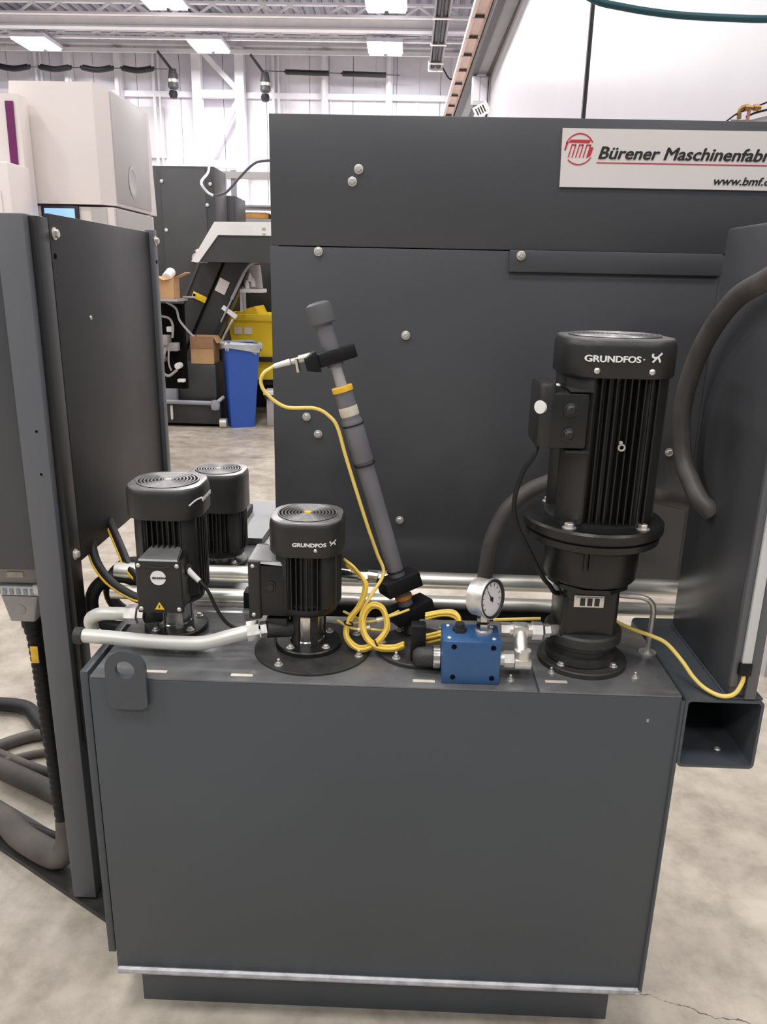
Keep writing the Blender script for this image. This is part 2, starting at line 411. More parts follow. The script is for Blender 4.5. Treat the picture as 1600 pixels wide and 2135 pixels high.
# crane runway beam along the partition
t = thing('runway_beam', 'long dark and grey steel crane beam above the white partition', 'beam', (1.3, 15, 5.32)); t.rotation_euler.z = .013; t.location.x += .02
for p, x0, x1, z0, z1, m in (('bottom_flange', 1.08, 1.20, 5.32, 5.46, 'beamdark'), ('beam_web', 1.20, 1.40, 5.36, 5.62, 'beamgrey'), ('bottom_flange', 1.40, 1.50, 5.33, 5.46, 'beamdark')):
    part(p, MB().box(x0, x1, 6.5, 22.8, z0, z1), m, t)
part('top_flange', MB().box(1.06, 1.5, 6.5, 22.8, 5.62, 5.68), 'beamdark', t)
t = thing('cable_ladder', 'salmon coloured cable ladder running beside the crane beam', 'cable tray', (1.0, 15, 5.55)); t.rotation_euler.z = .015; t.location.x += .05
part('ladder_rail', MB().box(.80, .86, 8, 21.5, 5.55, 5.63), 'pink', t)
part('ladder_rail', MB().box(1.02, 1.06, 8, 21.5, 5.55, 5.63), 'pink', t)
part('tray_bottom', MB().box(.86, 1.02, 8, 21.5, 5.60, 5.61), 'pink', t)
y = 8.5; rung = MB().box(-.11, .11, -.02, .02, -.02, .02).mesh('rung', m='beamdark')
while y < 21.4:
    inst('rung', rung, t, (.93, y, 5.57)); y += 1.1
part('cable_bundle', MB().tube([(.93, 21.3, 5.58), (.88, 21.2, 5.2), (.80, 21.4, 4.9), (.78, 21.5, 4.0)], .13, 8), 'pink', t)
t = thing('panel_box', 'small white electrical box on the far end of the white partition', 'electrical box', (1.3, 15.4, 4.8))
part('box_body', MB().box(1.13, 1.43, 15.42, 15.62, 4.83, 5.30, .01), 'steelwhite', t)
part('box_door', MB().box(1.15, 1.27, 15.40, 15.42, 4.86, 5.27), 'siding', t)
part('box_door', MB().box(1.29, 1.41, 15.40, 15.42, 4.86, 5.27), 'siding', t)
t = thing('paper_notice', 'tilted white notice with black stripes below the electrical box', 'notice', (1.33, 15.4, 4.68))
rm = Matrix.Translation((1.33, 15.38, 4.70)) @ Matrix.Rotation(-.5, 4, 'Y')
part('paper', MB().box(-.15, .15, -.01, .01, -.11, .11, mtx=rm), 'white', t)
for k in range(4):
    part('stripe', MB().box(-.11+.05*k, -.085+.05*k, -.016, -.01, -.06, .07, mtx=rm), 'ink', t)

# ------------------------------------------------------------------ ceiling fixtures
hous = MB().box(-.46, .46, -.56, .56, .03, .12).mesh('housing', m='steelwhite')
diff = MB().box(-.19, .19, -.54, .54, -.02, .03, .01).mesh('diffuser', m='lamp')
rod = MB().cyl((0, 0, .12), (0, 0, .75), .015, seg=6).mesh('hanger', m='steelwhite')
for x, y, lab in ((-10.0, 21.5, 'lit twin panel high bay light at far left above white machine'),
                  (-5.42, 21.5, 'lit high bay light above the braced wall frame'),
                  (-.78, 21.5, 'lit high bay light hanging above the tall grey panel'),
                  (-5.6, 18.05, 'high bay light at the top edge left of centre'),
                  (-.66, 18.05, 'high bay light at the top edge right of centre')):
    t = thing('ceiling_light', lab, 'ceiling light', (x, y, 7.27), 'high bay lights under the roof joists')
    inst('housing', hous, t, (x, y, 7.27)); inst('diffuser', diff, t, (x-.24, y, 7.27)); inst('diffuser', diff, t, (x+.24, y, 7.27))
    inst('hanger', rod, t, (x-.3, y, 7.27)); inst('hanger', rod, t, (x+.3, y, 7.27))

t = thing('radiant_heater', 'long dark radiant tube heater hanging from the roof near the crane beam', 'heater', (.55, 18.8, 6.8))
part('reflector', MB().prism([(.38, 6.8), (.46, 7.0), (.64, 7.0), (.72, 6.8), (.69, 6.8), (.62, 6.96), (.48, 6.96), (.41, 6.8)], 15.5, 21.5), 'beamgrey', t)
part('heater_tube', MB().cyl((.48, 15.5, 6.86), (.48, 21.4, 6.86), .045, seg=10), 'darkbar', t)
part('heater_tube', MB().cyl((.62, 15.5, 6.86), (.62, 21.4, 6.86), .045, seg=10), 'darkbar', t)
for y in (17.3, 19.2, 20.8): part('heater_bracket', MB().box(.36, .74, y-.05, y+.05, 6.78, 6.81), 'zinc', t)
part('end_cap', MB().box(.36, .74, 21.4, 21.5, 6.76, 7.0), 'steelwhite', t)
part('supply_cord', MB().tube([(.74, 21.45, 6.85), (.95, 21.5, 6.6), (1.15, 21.5, 6.75), (1.2, 21.5, 7.3)], .018, 6), 'black', t)

dark = (lambda: MB().tube([(-.42, 0, .04), (-.38, 0, .02), (0, 0, -.03), (.38, 0, .02), (.42, 0, .04)], .08, 10).mesh('hanging_bar', m='darkbar'))()
spots = [(-11.52, 7.13, 1, 'leftmost'), (-10.32, 7.13, 1, 'second from left'), (-9.10, 7.13, 1, 'third from left'), (-7.93, 7.13, 1, 'fourth from left')]
straight = (lambda: MB().cyl((-.62, 0, 0), (.62, 0, -.02), .07, seg=10).cyl((-.66, 0, .01), (-.62, 0, 0), .03, seg=8).mesh('hanging_bar', m='darkbar'))()
for x, z, s, lab in spots:
    o = link('hanging_bar', dark); o.location = (x, 23.3, z)
    o['label'] = 'black curved bar on the far wall wire, %s of the four' % lab; o['category'] = 'bar'; o['group'] = 'black bars on the wall wire'
for x, z, lab in ((-3.05, 7.12, 'black straight bar on far wall wire beside the second wall device'), (-1.42, 7.10, 'black straight bar on far wall wire, the right one of two')):
    o = link('hanging_bar', straight); o.location = (x, 23.3, z); o['label'] = lab; o['category'] = 'bar'; o['group'] = 'black bars on the wall wire'
solo('suspension_wire', MB().cyl((-14, 23.3, 7.15), (-7.05, 23.3, 7.15), .012, seg=6), 'beamdark', 'thin wire carrying four black bars at the upper left', 'wire')
solo('suspension_wire', MB().cyl((-4.3, 23.3, 7.14), (-.4, 23.3, 7.08), .012, seg=6), 'beamdark', 'thin wire carrying two black bars above the grey panel', 'wire')
def wall_device(x, z, lab):
    t = thing('wall_device', lab, 'wall device', (x, 23.6, z-.5), 'dark devices on the far wall columns')
    part('bracket', MB().box(x-.05, x+.05, 23.3, 23.9, z-.1, z+.1), 'beamgrey', t)
    part('swing_arm', MB().cyl((x-.35, 23.3, z+.55), (x+.05, 23.4, z+.05), .04, seg=8), 'beamdark', t)
    part('lamp_can', MB().lathe([(.10, .12), (.14, -.1), (.15, -.35), (.10, -.4), (0, -.4)], (x+.06, 23.3, z-.02), seg=14), 'beamdark', t)
    part('sensor_dome', MB().lathe([(0, .1), (.1, .08), (.13, 0), (.1, -.1), (0, -.13)], (x+.06, 23.25, z-.55), seg=14), 'darkbar', t)
    part('band', MB().lathe([(.16, -.05), (.16, .03)], (x+.06, 23.3, z-.2), seg=14), 'zinc', t)
wall_device(-6.98, 7.05, 'dark wall device with long swing arm left of the braced frame')
wall_device(-4.32, 7.0, 'dark wall device on the column right of the braced frame')

solo('teal_hose', MB().tube([(.05, 2, 7.9), (.08, 2, 5.5), (.16, 2, 3.6), (.32, 2, 2.85), (.50, 2, 2.585), (.627, 2, 2.494), (.751, 2, 2.465), (.926, 2, 2.444), (1.10, 2, 2.436), (1.29, 2, 2.434), (1.478, 2, 2.45)], .0125, 12), 'teal', 'teal hose sagging across the white partition at top right', 'hose')

# ================================================================== BACKGROUND MACHINES
t = thing('machining_centre', 'large cream white machine with a lit screen behind the left cabinet', 'machine', (-2.4, 4.9, 0))
part('hood', MB().loft([[(-2.83, 4.5, 1.965), (-2.17, 4.5, 1.965), (-2.09, 4.58, 1.965), (-2.09, 5.5, 1.965), (-2.83, 5.5, 1.965)],
                        [(-2.735, 4.5, 2.735), (-2.17, 4.5, 2.735), (-2.09, 4.58, 2.715), (-2.09, 5.42, 2.715), (-2.735, 5.42, 2.735)]]), 'creamwhite', t)
part('hood_side', MB().box(-2.09, -2.082, 4.60, 5.35, 1.99, 2.70, .002), 'creamgrey', t, 'pale grey side panel')
v = part('oval_vent', MB().lathe([(.05, 0), (.055, .004), (.045, .006), (.04, .003), (0, .003)], (0, 0, 0), (1, 0, 0), 28), 'creamgrey', t)
v.location = Vector((-2.082, 4.93, 2.16))-ORG[t]; v.data.transform(Matrix.Translation(ORG[t])); v.scale = (1, 1.6, 2.0)
part('lower_body', MB().box(-2.80, -2.09, 4.52, 5.4, 0, 1.95), 'creamwhite', t)
part('lower_side', MB().box(-2.09, -2.08, 4.56, 5.34, .1, 1.945), 'creamgrey', t, 'pale grey lower side panel')
s = part('screen_bezel', MB().box(-2.60, -2.335, 4.495, 4.52, 1.74, 1.955, .004), 'darkbar', t)
part('screen_glass', MB().box(-2.575, -2.36, 4.49, 4.496, 1.76, 1.935), 'screen', s)
part('pocket', MB().box(-2.25, -2.14, 4.512, 4.522, 1.82, 1.945), 'creamgrey', t)
k = part('paper_sticker', MB().box(-2.79, -2.68, 4.492, 4.5, 2.0, 2.11, mtx=None), 'white', t, 'white printed sticker')
for q in range(4): part('print_line', MB().box(-2.78, -2.70+.004*q, 4.489, 4.492, 2.02+.02*q, 2.026+.02*q), 'red', k)
t = thing('white_enclosure', 'white machine enclosure with a magenta stripe at the left edge', 'machine', (-3.0, 4.3, 0))
part('enclosure_panel', MB().box(-3.6, -2.60, 4.32, 4.45, 0, 2.62), 'creamwhite', t)
part('stripe', MB().prism([(-2.685, 2.575), (-2.632, 2.575), (-2.640, 2.19), (-2.69, 2.19)], 4.31, 4.32), 'purple', t, 'magenta stripe')
t = thing('control_cabinet', 'cream cabinet with a black top handle at the left edge', 'cabinet', (-2.9, 4.1, 0))
part('cabinet_body', MB().box(-3.4, -2.56, 4.0, 4.3, 0, 2.17, .015), 'creamwhite', t)
part('cabinet_door', MB().box(-3.3, -2.62, 3.99, 4.0, .2, 2.0, .004), 'creamwhite', t)
part('handle', MB().box(-2.80, -2.66, 4.0, 4.1, 2.17, 2.20, .008), 'darkbar', t)

def hexbolts_face(t, pts, r=.02): bolts(t, pts, r)
t = thing('machine_cabinet', 'tall charcoal machine cabinet standing behind the left cabinet', 'cabinet', (-2.4, 7.6, 0))
part('cabinet_body', MB().box(-2.95, -2.01, 7.22, 7.75, 0, 2.57, .01), 'dkmach', t)
part('door_panel', MB().box(-2.56, -2.10, 7.205, 7.22, .9, 2.54, .004), 'dkmach2', t)
bolts(t, [(-2.55, 7.2, 2.42), (-2.05, 7.2, 2.40), (-2.53, 7.2, 1.95), (-2.09, 7.2, 2.2)], .012)
part('latch_knob', MB().cyl((-2.2, 7.2, 1.68), (-2.2, 7.1, 1.68), .05, seg=10).cyl((-2.2, 7.12, 1.76), (-2.14, 7.12, 1.62), .025, seg=8), 'chrome', t, 'chrome latch knob')
t = thing('low_cabinet', 'short charcoal cabinet to the right of the tall one', 'cabinet', (-2.05, 8.0, 0))
part('cabinet_body', MB().box(-2.19, -1.955, 7.95, 8.5, 0, 2.365, .01), 'dkmach2', t)
part('cabinet_door', MB().box(-2.17, -1.975, 7.935, 7.95, .6, 2.31, .004), 'dkmach2', t)
bolts(t, [(-2.15, 7.93, 2.29)], .012)
t = thing('looped_cable', 'cable drooping in a loop from dark cabinet to grey panel', 'cable', (-1.86, 6.5, 2.22))
part('pale_length', MB().tube([(-2.03, 7.1, 2.62), (-1.99, 6.9, 2.48), (-1.963, 6.5, 2.34), (-1.915, 6.5, 2.26), (-1.855, 6.5, 2.225)], .012, 8), 'steelwhite', t, 'pale length of cable')
part('dark_length', MB().tube([(-1.855, 6.5, 2.225), (-1.79, 6.5, 2.235), (-1.717, 6.5, 2.268), (-1.6, 6.5, 2.387), (-1.485, 6.5, 2.492), (-1.38, 6.5, 2.532), (-1.1, 6.5, 2.54)], .012, 8), 'beamdark', t, 'dark length of cable')
t = thing('storage_rack', 'grey rack with orange goods behind the white topped hood', 'rack', (-1.9, 9.3, 0))
for x in (-2.2, -1.35): part('rack_post', MB().box(x-.03, x+.03, 9.0, 9.06, 0, 2.76), 'beamgrey', t)
part('rack_beam', MB().box(-2.35, -1.2, 8.98, 9.05, 2.66, 2.74), 'creamgrey', t)
part('rack_shelf', MB().box(-2.3, -1.2, 9.0, 9.6, 2.16, 2.20), 'beamgrey', t)
part('rack_shelf', MB().box(-2.3, -1.2, 9.0, 9.6, 2.34, 2.36), 'beamgrey', t)
solo('orange_parcel', MB().box(-2.08, -1.78, 9.05, 9.4, 2.20, 2.28, .02), 'wood', 'flat orange parcel lying on the grey rack shelf', 'parcel')
solo('orange_parcel', MB().box(-1.76, -1.45, 9.1, 9.4, 2.20, 2.31, .03), 'wood', 'taller orange parcel at the right on the grey rack shelf', 'parcel')
# conveyor
t = thing('chip_conveyor', 'charcoal chip conveyor with white bent top and sloping chute', 'conveyor', (-1.9, 6.9, 0))
part('top_cover', MB().prism([(-2.117, 1.634), (-1.875, 2.0), (-1.1, 2.01), (-1.1, 1.885), (-1.845, 1.881), (-2.046, 1.627)], 6.58, 7.19), 'white', t, 'white bent top cover')
part('hood_side', MB().prism([(-2.04, 1.634), (-1.842, 1.880), (-1.1, 1.884), (-1.1, 1.636)], 6.60, 7.15), 'dkmach2', t)
bolts(t, [(-1.40, 6.57, 1.95), (-1.40, 6.57, 1.90)], .012)
part('chute', MB().prism([(-2.135, 1.633), (-1.615, 1.633), (-2.15, .55), (-2.67, .55)], 6.95, 7.15), 'dkmach', t)
bar = MB(); bar2(bar, -1.885, 1.63, -2.41, .57, 6.945, .022, .02); part('chute_rib', bar, 'void', t)
bar = MB(); bar2(bar, -1.72, 1.45, -2.18, .55, 6.94, .05, .03); part('chute_rib', bar, 'darkbar', t)
bar = MB(); bar2(bar, -2.14, 1.62, -2.64, .58, 6.945, .03, .03); part('chute_edge', bar, 'dkmach2', t)
rm = Matrix.Translation((-2.145, 6.93, 1.29)) @ Matrix.Rotation(.42, 4, 'Y')
k = part('lockout_tag', MB().box(-.075, .075, -.006, .006, -.032, .032, .005, mtx=rm), 'ybin', t, 'yellow lockout tag')
part('tag_hole', MB().cyl((-2.195, 6.915, 1.312), (-2.195, 6.923, 1.312), .014, seg=12), 'void', k)
rm = Matrix.Translation((-1.905, 6.94, 1.403)) @ Matrix.Rotation(.45, 4, 'Y')
part('data_plate', MB().box(-.055, .055, -.006, .006, -.07, .07, mtx=rm), 'signwhite', t, 'pale data plate')
part('strut', MB().tube([(-1.45, 6.85, 1.66), (-1.58, 6.85, 1.63), (-1.66, 6.88, 1.55)], .014, 8).cyl((-1.66, 6.88, 1.55), (-1.80, 6.88, 1.28), .016, seg=10).cyl((-1.80, 6.88, 1.28), (-1.92, 6.88, 1.05), .009, seg=10), 'beamgrey', t, 'grey gas strut')
part('strut', MB().cyl((-1.80, 6.9, 1.08), (-2.0, 6.9, .72), .012, seg=8), 'zinc', t, 'silver lower strut')
part('white_bracket', bar2(MB(), -1.90, 1.20, -1.76, 1.10, 6.9, .045, .03), 'white', t)
part('tank_base', MB().box(-2.62, -1.90, 6.62, 7.15, .03, .26, .01), 'dkmach', t)
part('tank_body', MB().box(-2.34, -1.94, 6.66, 7.15, .26, .64, .02), 'dkmach2', t)
part('toe_kick', MB().box(-2.58, -1.92, 6.66, 7.15, 0, .03), 'void', t)
part('rail_pipe', MB().tube([(-2.62, 6.58, .26), (-1.96, 6.58, .255), (-1.93, 6.58, .255)], .022, 10, 0), 'beamgrey', t)
part('rail_pipe', MB().tube([(-1.925, 6.58, .26), (-1.872, 6.66, .31)], .018, 10, 0), 'creamgrey', t)
part('pipe_joint', MB().lathe([(0, .05), (.04, .04), (.05, 0), (.04, -.05), (0, -.06)], (-1.94, 6.58, .24), seg=12), 'beamgrey', t)
part('level_gauge', MB().box(-2.415, -2.39, 6.6, 6.62, .07, .22, .005), 'white', t, 'white level gauge')
part('caster', MB().cyl((-1.90, 6.60, .05), (-1.83, 6.60, .05), .05, seg=16), 'zinc', t)
part('end_plate', MB().box(-2.46, -2.34, 6.6, 6.7, .26, .40, .01), 'beamgrey', t)
t = thing('dark_enclosure', 'dark machine enclosure behind the yellow hopper bin', 'enclosure', (-1.5, 8.1, 0))
part('enclosure_body', MB().box(-1.88, -1.1, 7.98, 8.3, 0, 1.70, .01), 'dkmach', t)
part('enclosure_door', MB().box(-1.84, -1.14, 7.965, 7.98, .1, 1.66, .003), 'dkmach', t)
# pneumatic cluster
t = thing('pneumatic_valve_set', 'tangle of white pneumatic valves and tubes left of the conveyor', 'valve set', (-2.3, 6.3, .45))
part('back_plate', MB().box(-2.46, -2.16, 6.34, 6.42, .43, 1.24), 'void', t)
part('valve_body', MB().box(-2.34, -2.20, 6.24, 6.34, .80, .88, .01).box(-2.36, -2.28, 6.2, 6.34, .86, .95, .01), 'greyplastic', t, 'pale grey valve body')
part('valve_body', MB().box(-2.30, -2.25, 6.25, 6.34, .98, 1.03, .008), 'white', t)
part('valve_body', MB().box(-2.23, -2.16, 6.28, 6.34, .50, .53, .005), 'white', t)
part('regulator_knob', MB().cyl((-2.21, 6.34, .66), (-2.21, 6.24, .66), .03, seg=10), 'white', t)
part('fitting', MB().cyl((-2.37, 6.34, .72), (-2.37, 6.22, .72), .035, seg=10), 'greyplastic', t)
part('air_tube', MB().tube([(-2.33, 6.2, 1.13), (-2.25, 6.2, 1.11), (-2.22, 6.2, 1.04), (-2.23, 6.2, .93)], .011, 8), 'greyplastic', t)
part('air_tube', MB().tube([(-2.30, 6.2, .83), (-2.34, 6.2, .70), (-2.35, 6.2, .62), (-2.29, 6.2, .57), (-2.20, 6.2, .63)], .013, 8), 'greyplastic', t)
part('air_tube', MB().tube([(-2.27, 6.2, .83), (-2.28, 6.2, .70), (-2.26, 6.2, .62)], .009, 8), 'greyplastic', t)
part('air_tube', MB().tube([(-2.27, 6.2, 1.26), (-2.18, 6.2, 1.20), (-2.15, 6.2, 1.09), (-2.05, 6.2, .97), (-2.02, 6.2, .95)], .011, 8), 'beamgrey', t)
part('stand', MB().box(-2.46, -2.43, 6.36, 6.40, 0, .43), 'void', t)
part('shelf_bracket', MB().box(-2.46, -2.12, 6.05, 6.4, 1.27, 1.29).box(-2.14, -2.02, 6.3, 6.33, 1.30, 1.315), 'creamgrey', t)

def carton(name, lab, x0, x1, y0, y1, z0, z1, flap=.08):
    t = thing(name, lab, 'box', ((x0+x1)/2, (y0+y1)/2, z0)); w = .006
    part('carton_wall', MB().box(x0, x1, y0, y0+w, z0, z1).box(x0, x1, y1-w, y1, z0, z1).box(x0, x0+w, y0, y1, z0, z1).box(x1-w, x1, y0, y1, z0, z1).box(x0, x1, y0, y1, z0, z0+w), 'card', t)
    return t
t = carton('cardboard_box', 'small open cardboard box on the shelf above the valves', -2.34, -2.15, 6.08, 6.25, 1.29, 1.475)
part('flap', MB().loft([[(-2.15, 6.08, 1.475), (-2.15, 6.25, 1.475), (-2.155, 6.25, 1.475), (-2.155, 6.08, 1.475)], [(-2.04, 6.08, 1.525), (-2.04, 6.25, 1.525), (-2.045, 6.25, 1.53), (-2.045, 6.08, 1.53)]]), 'card', t)
part('flap', MB().loft([[(-2.33, 6.08, 1.475), (-2.16, 6.08, 1.475), (-2.16, 6.085, 1.475), (-2.33, 6.085, 1.475)], [(-2.33, 6.04, 1.50), (-2.23, 6.03, 1.455), (-2.23, 6.036, 1.455), (-2.33, 6.046, 1.50)]]), 'card', t)
solo('paper_roll', MB().lathe([(.012, -.08), (.045, -.08), (.045, .08), (.012, .08)], (-2.22, 6.16, 1.50), (0, 1, .35), 18), 'white', 'white paper roll standing in the small cardboard box', 'roll')
t = carton('cardboard_box', 'larger open cardboard box on the conveyor tank', -2.19, -1.955, 6.665, 6.90, .642, .915)
part('flap', MB().box(-2.19, -1.955, 6.655, 6.662, .80, .915), 'cardin', t, 'darker folded front flap')
part('flap', MB().loft([[(-1.955, 6.67, .915), (-1.955, 6.89, .915), (-1.96, 6.89, .915), (-1.96, 6.67, .915)], [(-1.915, 6.67, .85), (-1.915, 6.89, .85), (-1.92, 6.89, .85), (-1.92, 6.67, .85)]]), 'card', t)

# blue bin
t = thing('blue_bin', 'tall blue recycling bin with a clear liner before the yellow hopper', 'bin', (-1.70, 6.76, 0))
def rrect(cx, cy, hx, hy, rad, z, ang=0, n=4):
    pts = []
    for sx, sy, a0 in ((1, 1, 0), (-1, 1, PI/2), (-1, -1, PI), (1, -1, 1.5*PI)):
        for k in range(n+1):
            a = a0+PI/2*k/n
            px, py = sx*(hx-rad)+math.cos(a)*rad, sy*(hy-rad)+math.sin(a)*rad
            pts.append((cx+px*math.cos(ang)-py*math.sin(ang), cy+px*math.sin(ang)+py*math.cos(ang), z))
    return pts
A = .42
BX, BY = -1.70, 6.76
b = MB(); L0 = [rrect(BX-.02, BY, .125, .12, .02, 0, A), rrect(BX, BY, .168, .160, .03, .82, A), rrect(BX, BY, .180, .172, .03, .825, A), rrect(BX, BY, .182, .174, .03, .85, A),
             rrect(BX, BY, .158, .150, .03, .85, A), rrect(BX-.01, BY, .125, .12, .02, .2, A)]
part('bin_body', b.loft(L0), 'bin', t)
b = MB(); l0 = []; l1 = []; l2 = []; l3 = []
for i, p in enumerate(rrect(0, 0, 1, 1, .2, 0, A, 6)):
    w = .012*math.sin(i*2.3)+.008*math.sin(i*4.1)
    l0.append((BX+p[0]*(.188+w*.4), BY+p[1]*(.180+w*.4), .795+w*1.6)); l1.append((BX+p[0]*.192, BY+p[1]*.184, .848+w*.4))
    l2.append((BX+p[0]*.172, BY+p[1]*.164, .868+w*.6)); l3.append((BX+p[0]*.13, BY+p[1]*.125, .50+w))
part('bag_liner', b.loft([l0, l1, l2, l3], caps=False), 'liner', t, 'translucent crumpled bag liner')
# yellow hopper
t = thing('yellow_hopper', 'yellow plastic hopper bin behind the blue bin', 'bin', (-1.5, 7.5, 0))
part('hopper_body', MB().loft([[(-1.83, 7.28, .42), (-1.05, 7.28, .42), (-1.05, 7.82, .42), (-1.83, 7.82, .42)], [(-1.93, 7.22, 1.05), (-1.0, 7.22, 1.05), (-1.0, 7.87, 1.05), (-1.93, 7.87, 1.05)]]), 'ybin', t)
part('hopper_rim', MB().box(-1.99, -1.0, 7.17, 7.88, 1.05, 1.12, .015), 'ybin', t)
part('lid', MB().prism([(-1.90, 1.12), (-1.64, 1.20), (-1.60, 1.12)], 7.25, 7.8), 'ybin', t)
part('warning_label', MB().box(-1.86, -1.78, 7.215, 7.228, .91, .98), 'signwhite', t)
part('warning_label', MB().box(-1.75, -1.67, 7.215, 7.228, .91, .98), 'signwhite', t)
part('belt', MB().box(-1.93, -1.0, 7.21, 7.30, .62, .67), 'darkbar', t)
part('hopper_frame', MB().box(-1.80, -1.74, 7.3, 7.8, .05, .42).box(-1.1, -1.04, 7.3, 7.8, .05, .42).box(-1.8, -1.04, 7.3, 7.36, .36, .42), 'darkbar', t)
for x in (-1.77, -1.40, -1.07): part('caster', MB().cyl((x-.02, 7.36, .05), (x+.02, 7.36, .05), .05, seg=14), 'beamgrey', t)
t = thing('low_trolley', 'white and black low trolley between blue bin and grey panel', 'trolley', (-1.4, 6.9, 0))
part('trolley_deck', MB().box(-1.47, -1.30, 6.72, 6.98, .33, .37, .005), 'white', t)
part('trolley_base', MB().box(-1.46, -1.30, 6.74, 6.98, .29, .33), 'darkbar', t)
part('trolley_leg', MB().box(-1.45, -1.33, 6.78, 6.95, 0, .29, .01), 'creamgrey', t)
# grey enclosure with shelf
t = thing('wash_station', 'pale grey cover with a white shelf behind the strut', 'wash station', (-1.62, 7.1, 1.34))
part('splash_cover', MB().loft([rrect(-1.62, 7.12, .09, .1, .03, 1.39), rrect(-1.625, 7.12, .075, .08, .03, 1.62)]), 'creamgrey', t)
part('shelf', MB().box(-1.74, -1.50, 6.98, 7.24, 1.345, 1.385, .008), 'white', t)
part('shelf_leg', MB().box(-1.74, -1.72, 7.0, 7.03, 1.15, 1.345), 'creamgrey', t)
for x, z in ((-1.66, 1.40), (-1.60, 1.42), (-1.63, 1.47)): part('bottle', MB().lathe([(.025, 0), (.025, .05), (.012, .07), (.012, .085), (0, .085)], (x, 7.0, z-.015), seg=10), 'white', t)

# ================================================================== FOREGROUND: TANK
XL, XR, ZT, ZB = -.556, .507, .806, .135
tank = thing('coolant_tank', 'big slate grey steel coolant tank standing on the floor', 'tank', (0, .15, 0))
b = MB().box(XL, XR, 0, .29, ZB, ZT-.004, .0025)
part('tank_body', b, 'tank', tank)
part('rear_tank_body', MB().box(XL, -.30, .292, 1.10, .25, ZT-.006, .002), 'tank', tank)
part('plinth', MB().box(-.527, .466, .048, .27, 0, ZB, .002), 'tank', tank)
part('cover_plate', MB().box(XL+.002, .251, .001, .29, ZT-.004, ZT, .001), 'top', tank)
part('cover_plate', MB().box(.255, XR-.001, .001, .29, ZT-.004, ZT, .001), 'top', tank)
part('cover_plate', MB().box(XL+.002, -.31, .293, 1.10, ZT-.006, ZT-.001, .001), 'top', tank)
part('rear_gap_shade', MB().box(-.295, .455, .30, .418, .60, .782, .001), 'void', tank)  # near-black block added for the shadowed gap below the pipes
part('bottom_edge', MB().tube([(XL+.004, -.003, ZB+.003), (XR-.004, -.003, ZB+.003)], .0075, 8, 0), 'weld', tank, 'bare silver bottom edge')
part('side_flange', MB().box(-.577, -.562, .012, .29, ZB+.03, ZT+.002, .002).box(-.562, XL+.001, .02, .28, ZB+.03, ZT-.01), 'tank', tank)
part('corner_weld', MB().tube([(XR+.002, 0, ZB), (XR+.002, 0, ZT-.01)], .004, 8, 0), 'tank', tank)
part('weld_end', MB().lathe([(0, .004), (.008, 0), (0, -.006)], (XR-.006, -.004, ZB+.004), seg=10), 'weld', tank)
# lifting lug: plate with a through hole
def lug():
    b = MB(); n = 40; cx, cz, R, r = -.4845, .826, .0365, .0175
    out = []; inn = []
    for i in range(n):
        a = PI*2*i/n
        dx, dz = math.cos(a), math.sin(a)
        if dz >= 0: ox, oz = dx*R, dz*R
        else:
            tx = R/abs(dx) if abs(dx) > 1e-6 else 1e9; tz = (cz-.747)/abs(dz)
            q = min(tx, tz); ox, oz = dx*q, dz*q
        out.append((cx+ox, cz+oz)); inn.append((cx+dx*r, cz+dz*r))
    loops = [[(x, -.001, z) for x, z in inn], [(x, -.001, z) for x, z in out], [(x, -.0105, z) for x, z in out], [(x, -.0115, z) for x, z in inn]]
    b.loft(loops, caps=False)
    vs = list(b.bm.verts); A0, A3 = vs[:n], vs[3*n:]
    for i in range(n): b.bm.faces.new((A0[i], A3[i], A3[(i+1) % n], A0[(i+1) % n]))
    return b
part('lifting_lug', lug(), 'tank', tank)
for x, y in ((.290, .036), (.049, .022), (-.282, .021), (-.440, .024)):
    part('label_plate', MB().box(x-.02, x+.02, y-.0045, y+.0045, ZT, ZT+.0012, .0004), 'cream', tank, 'cream label plate')
bolts(tank, [(.287, .070, ZT), (.440, .062, ZT), (.207, .036, ZT)], .0042, (0, 0, 0), pin_me, 'stud')
part('scratch_mark', MB().box(.449, .453, -.0006, 0, .752, .758), 'weld', tank)
# fork pocket
t = thing('fork_pocket', 'open square grey tube at the right side of the tank', 'tube', (.58, .15, .66))
b = MB(); o0, o1, p0, p1 = .512, .650, .665, .803; w = .006
prof_o = [(x, z) for x, y, z in [(a, 0, c) for a, c, _ in rrect((o0+o1)/2, (p0+p1)/2, .069, .069, .009, 0)]]
prof_i = [(x, z) for x, z in [(a, c) for a, c, _ in rrect((o0+o1)/2, (p0+p1)/2, .064, .064, .006, 0)]]
b.loft([[(x, .34, z) for x, z in prof_i], [(x, -.004, z) for x, z in prof_i], [(x, -.004, z) for x, z in prof_o], [(x, .34, z) for x, z in prof_o]], caps=False)
part('square_tube', b, 'tank', t)
part('end_wall', MB().box(.518, .645, .32, .335, .67, .80), 'tank', t)
bolts(t, [(.603, .045, .6715)], .0065, (0, 0, 0), screw_me, 'screw')

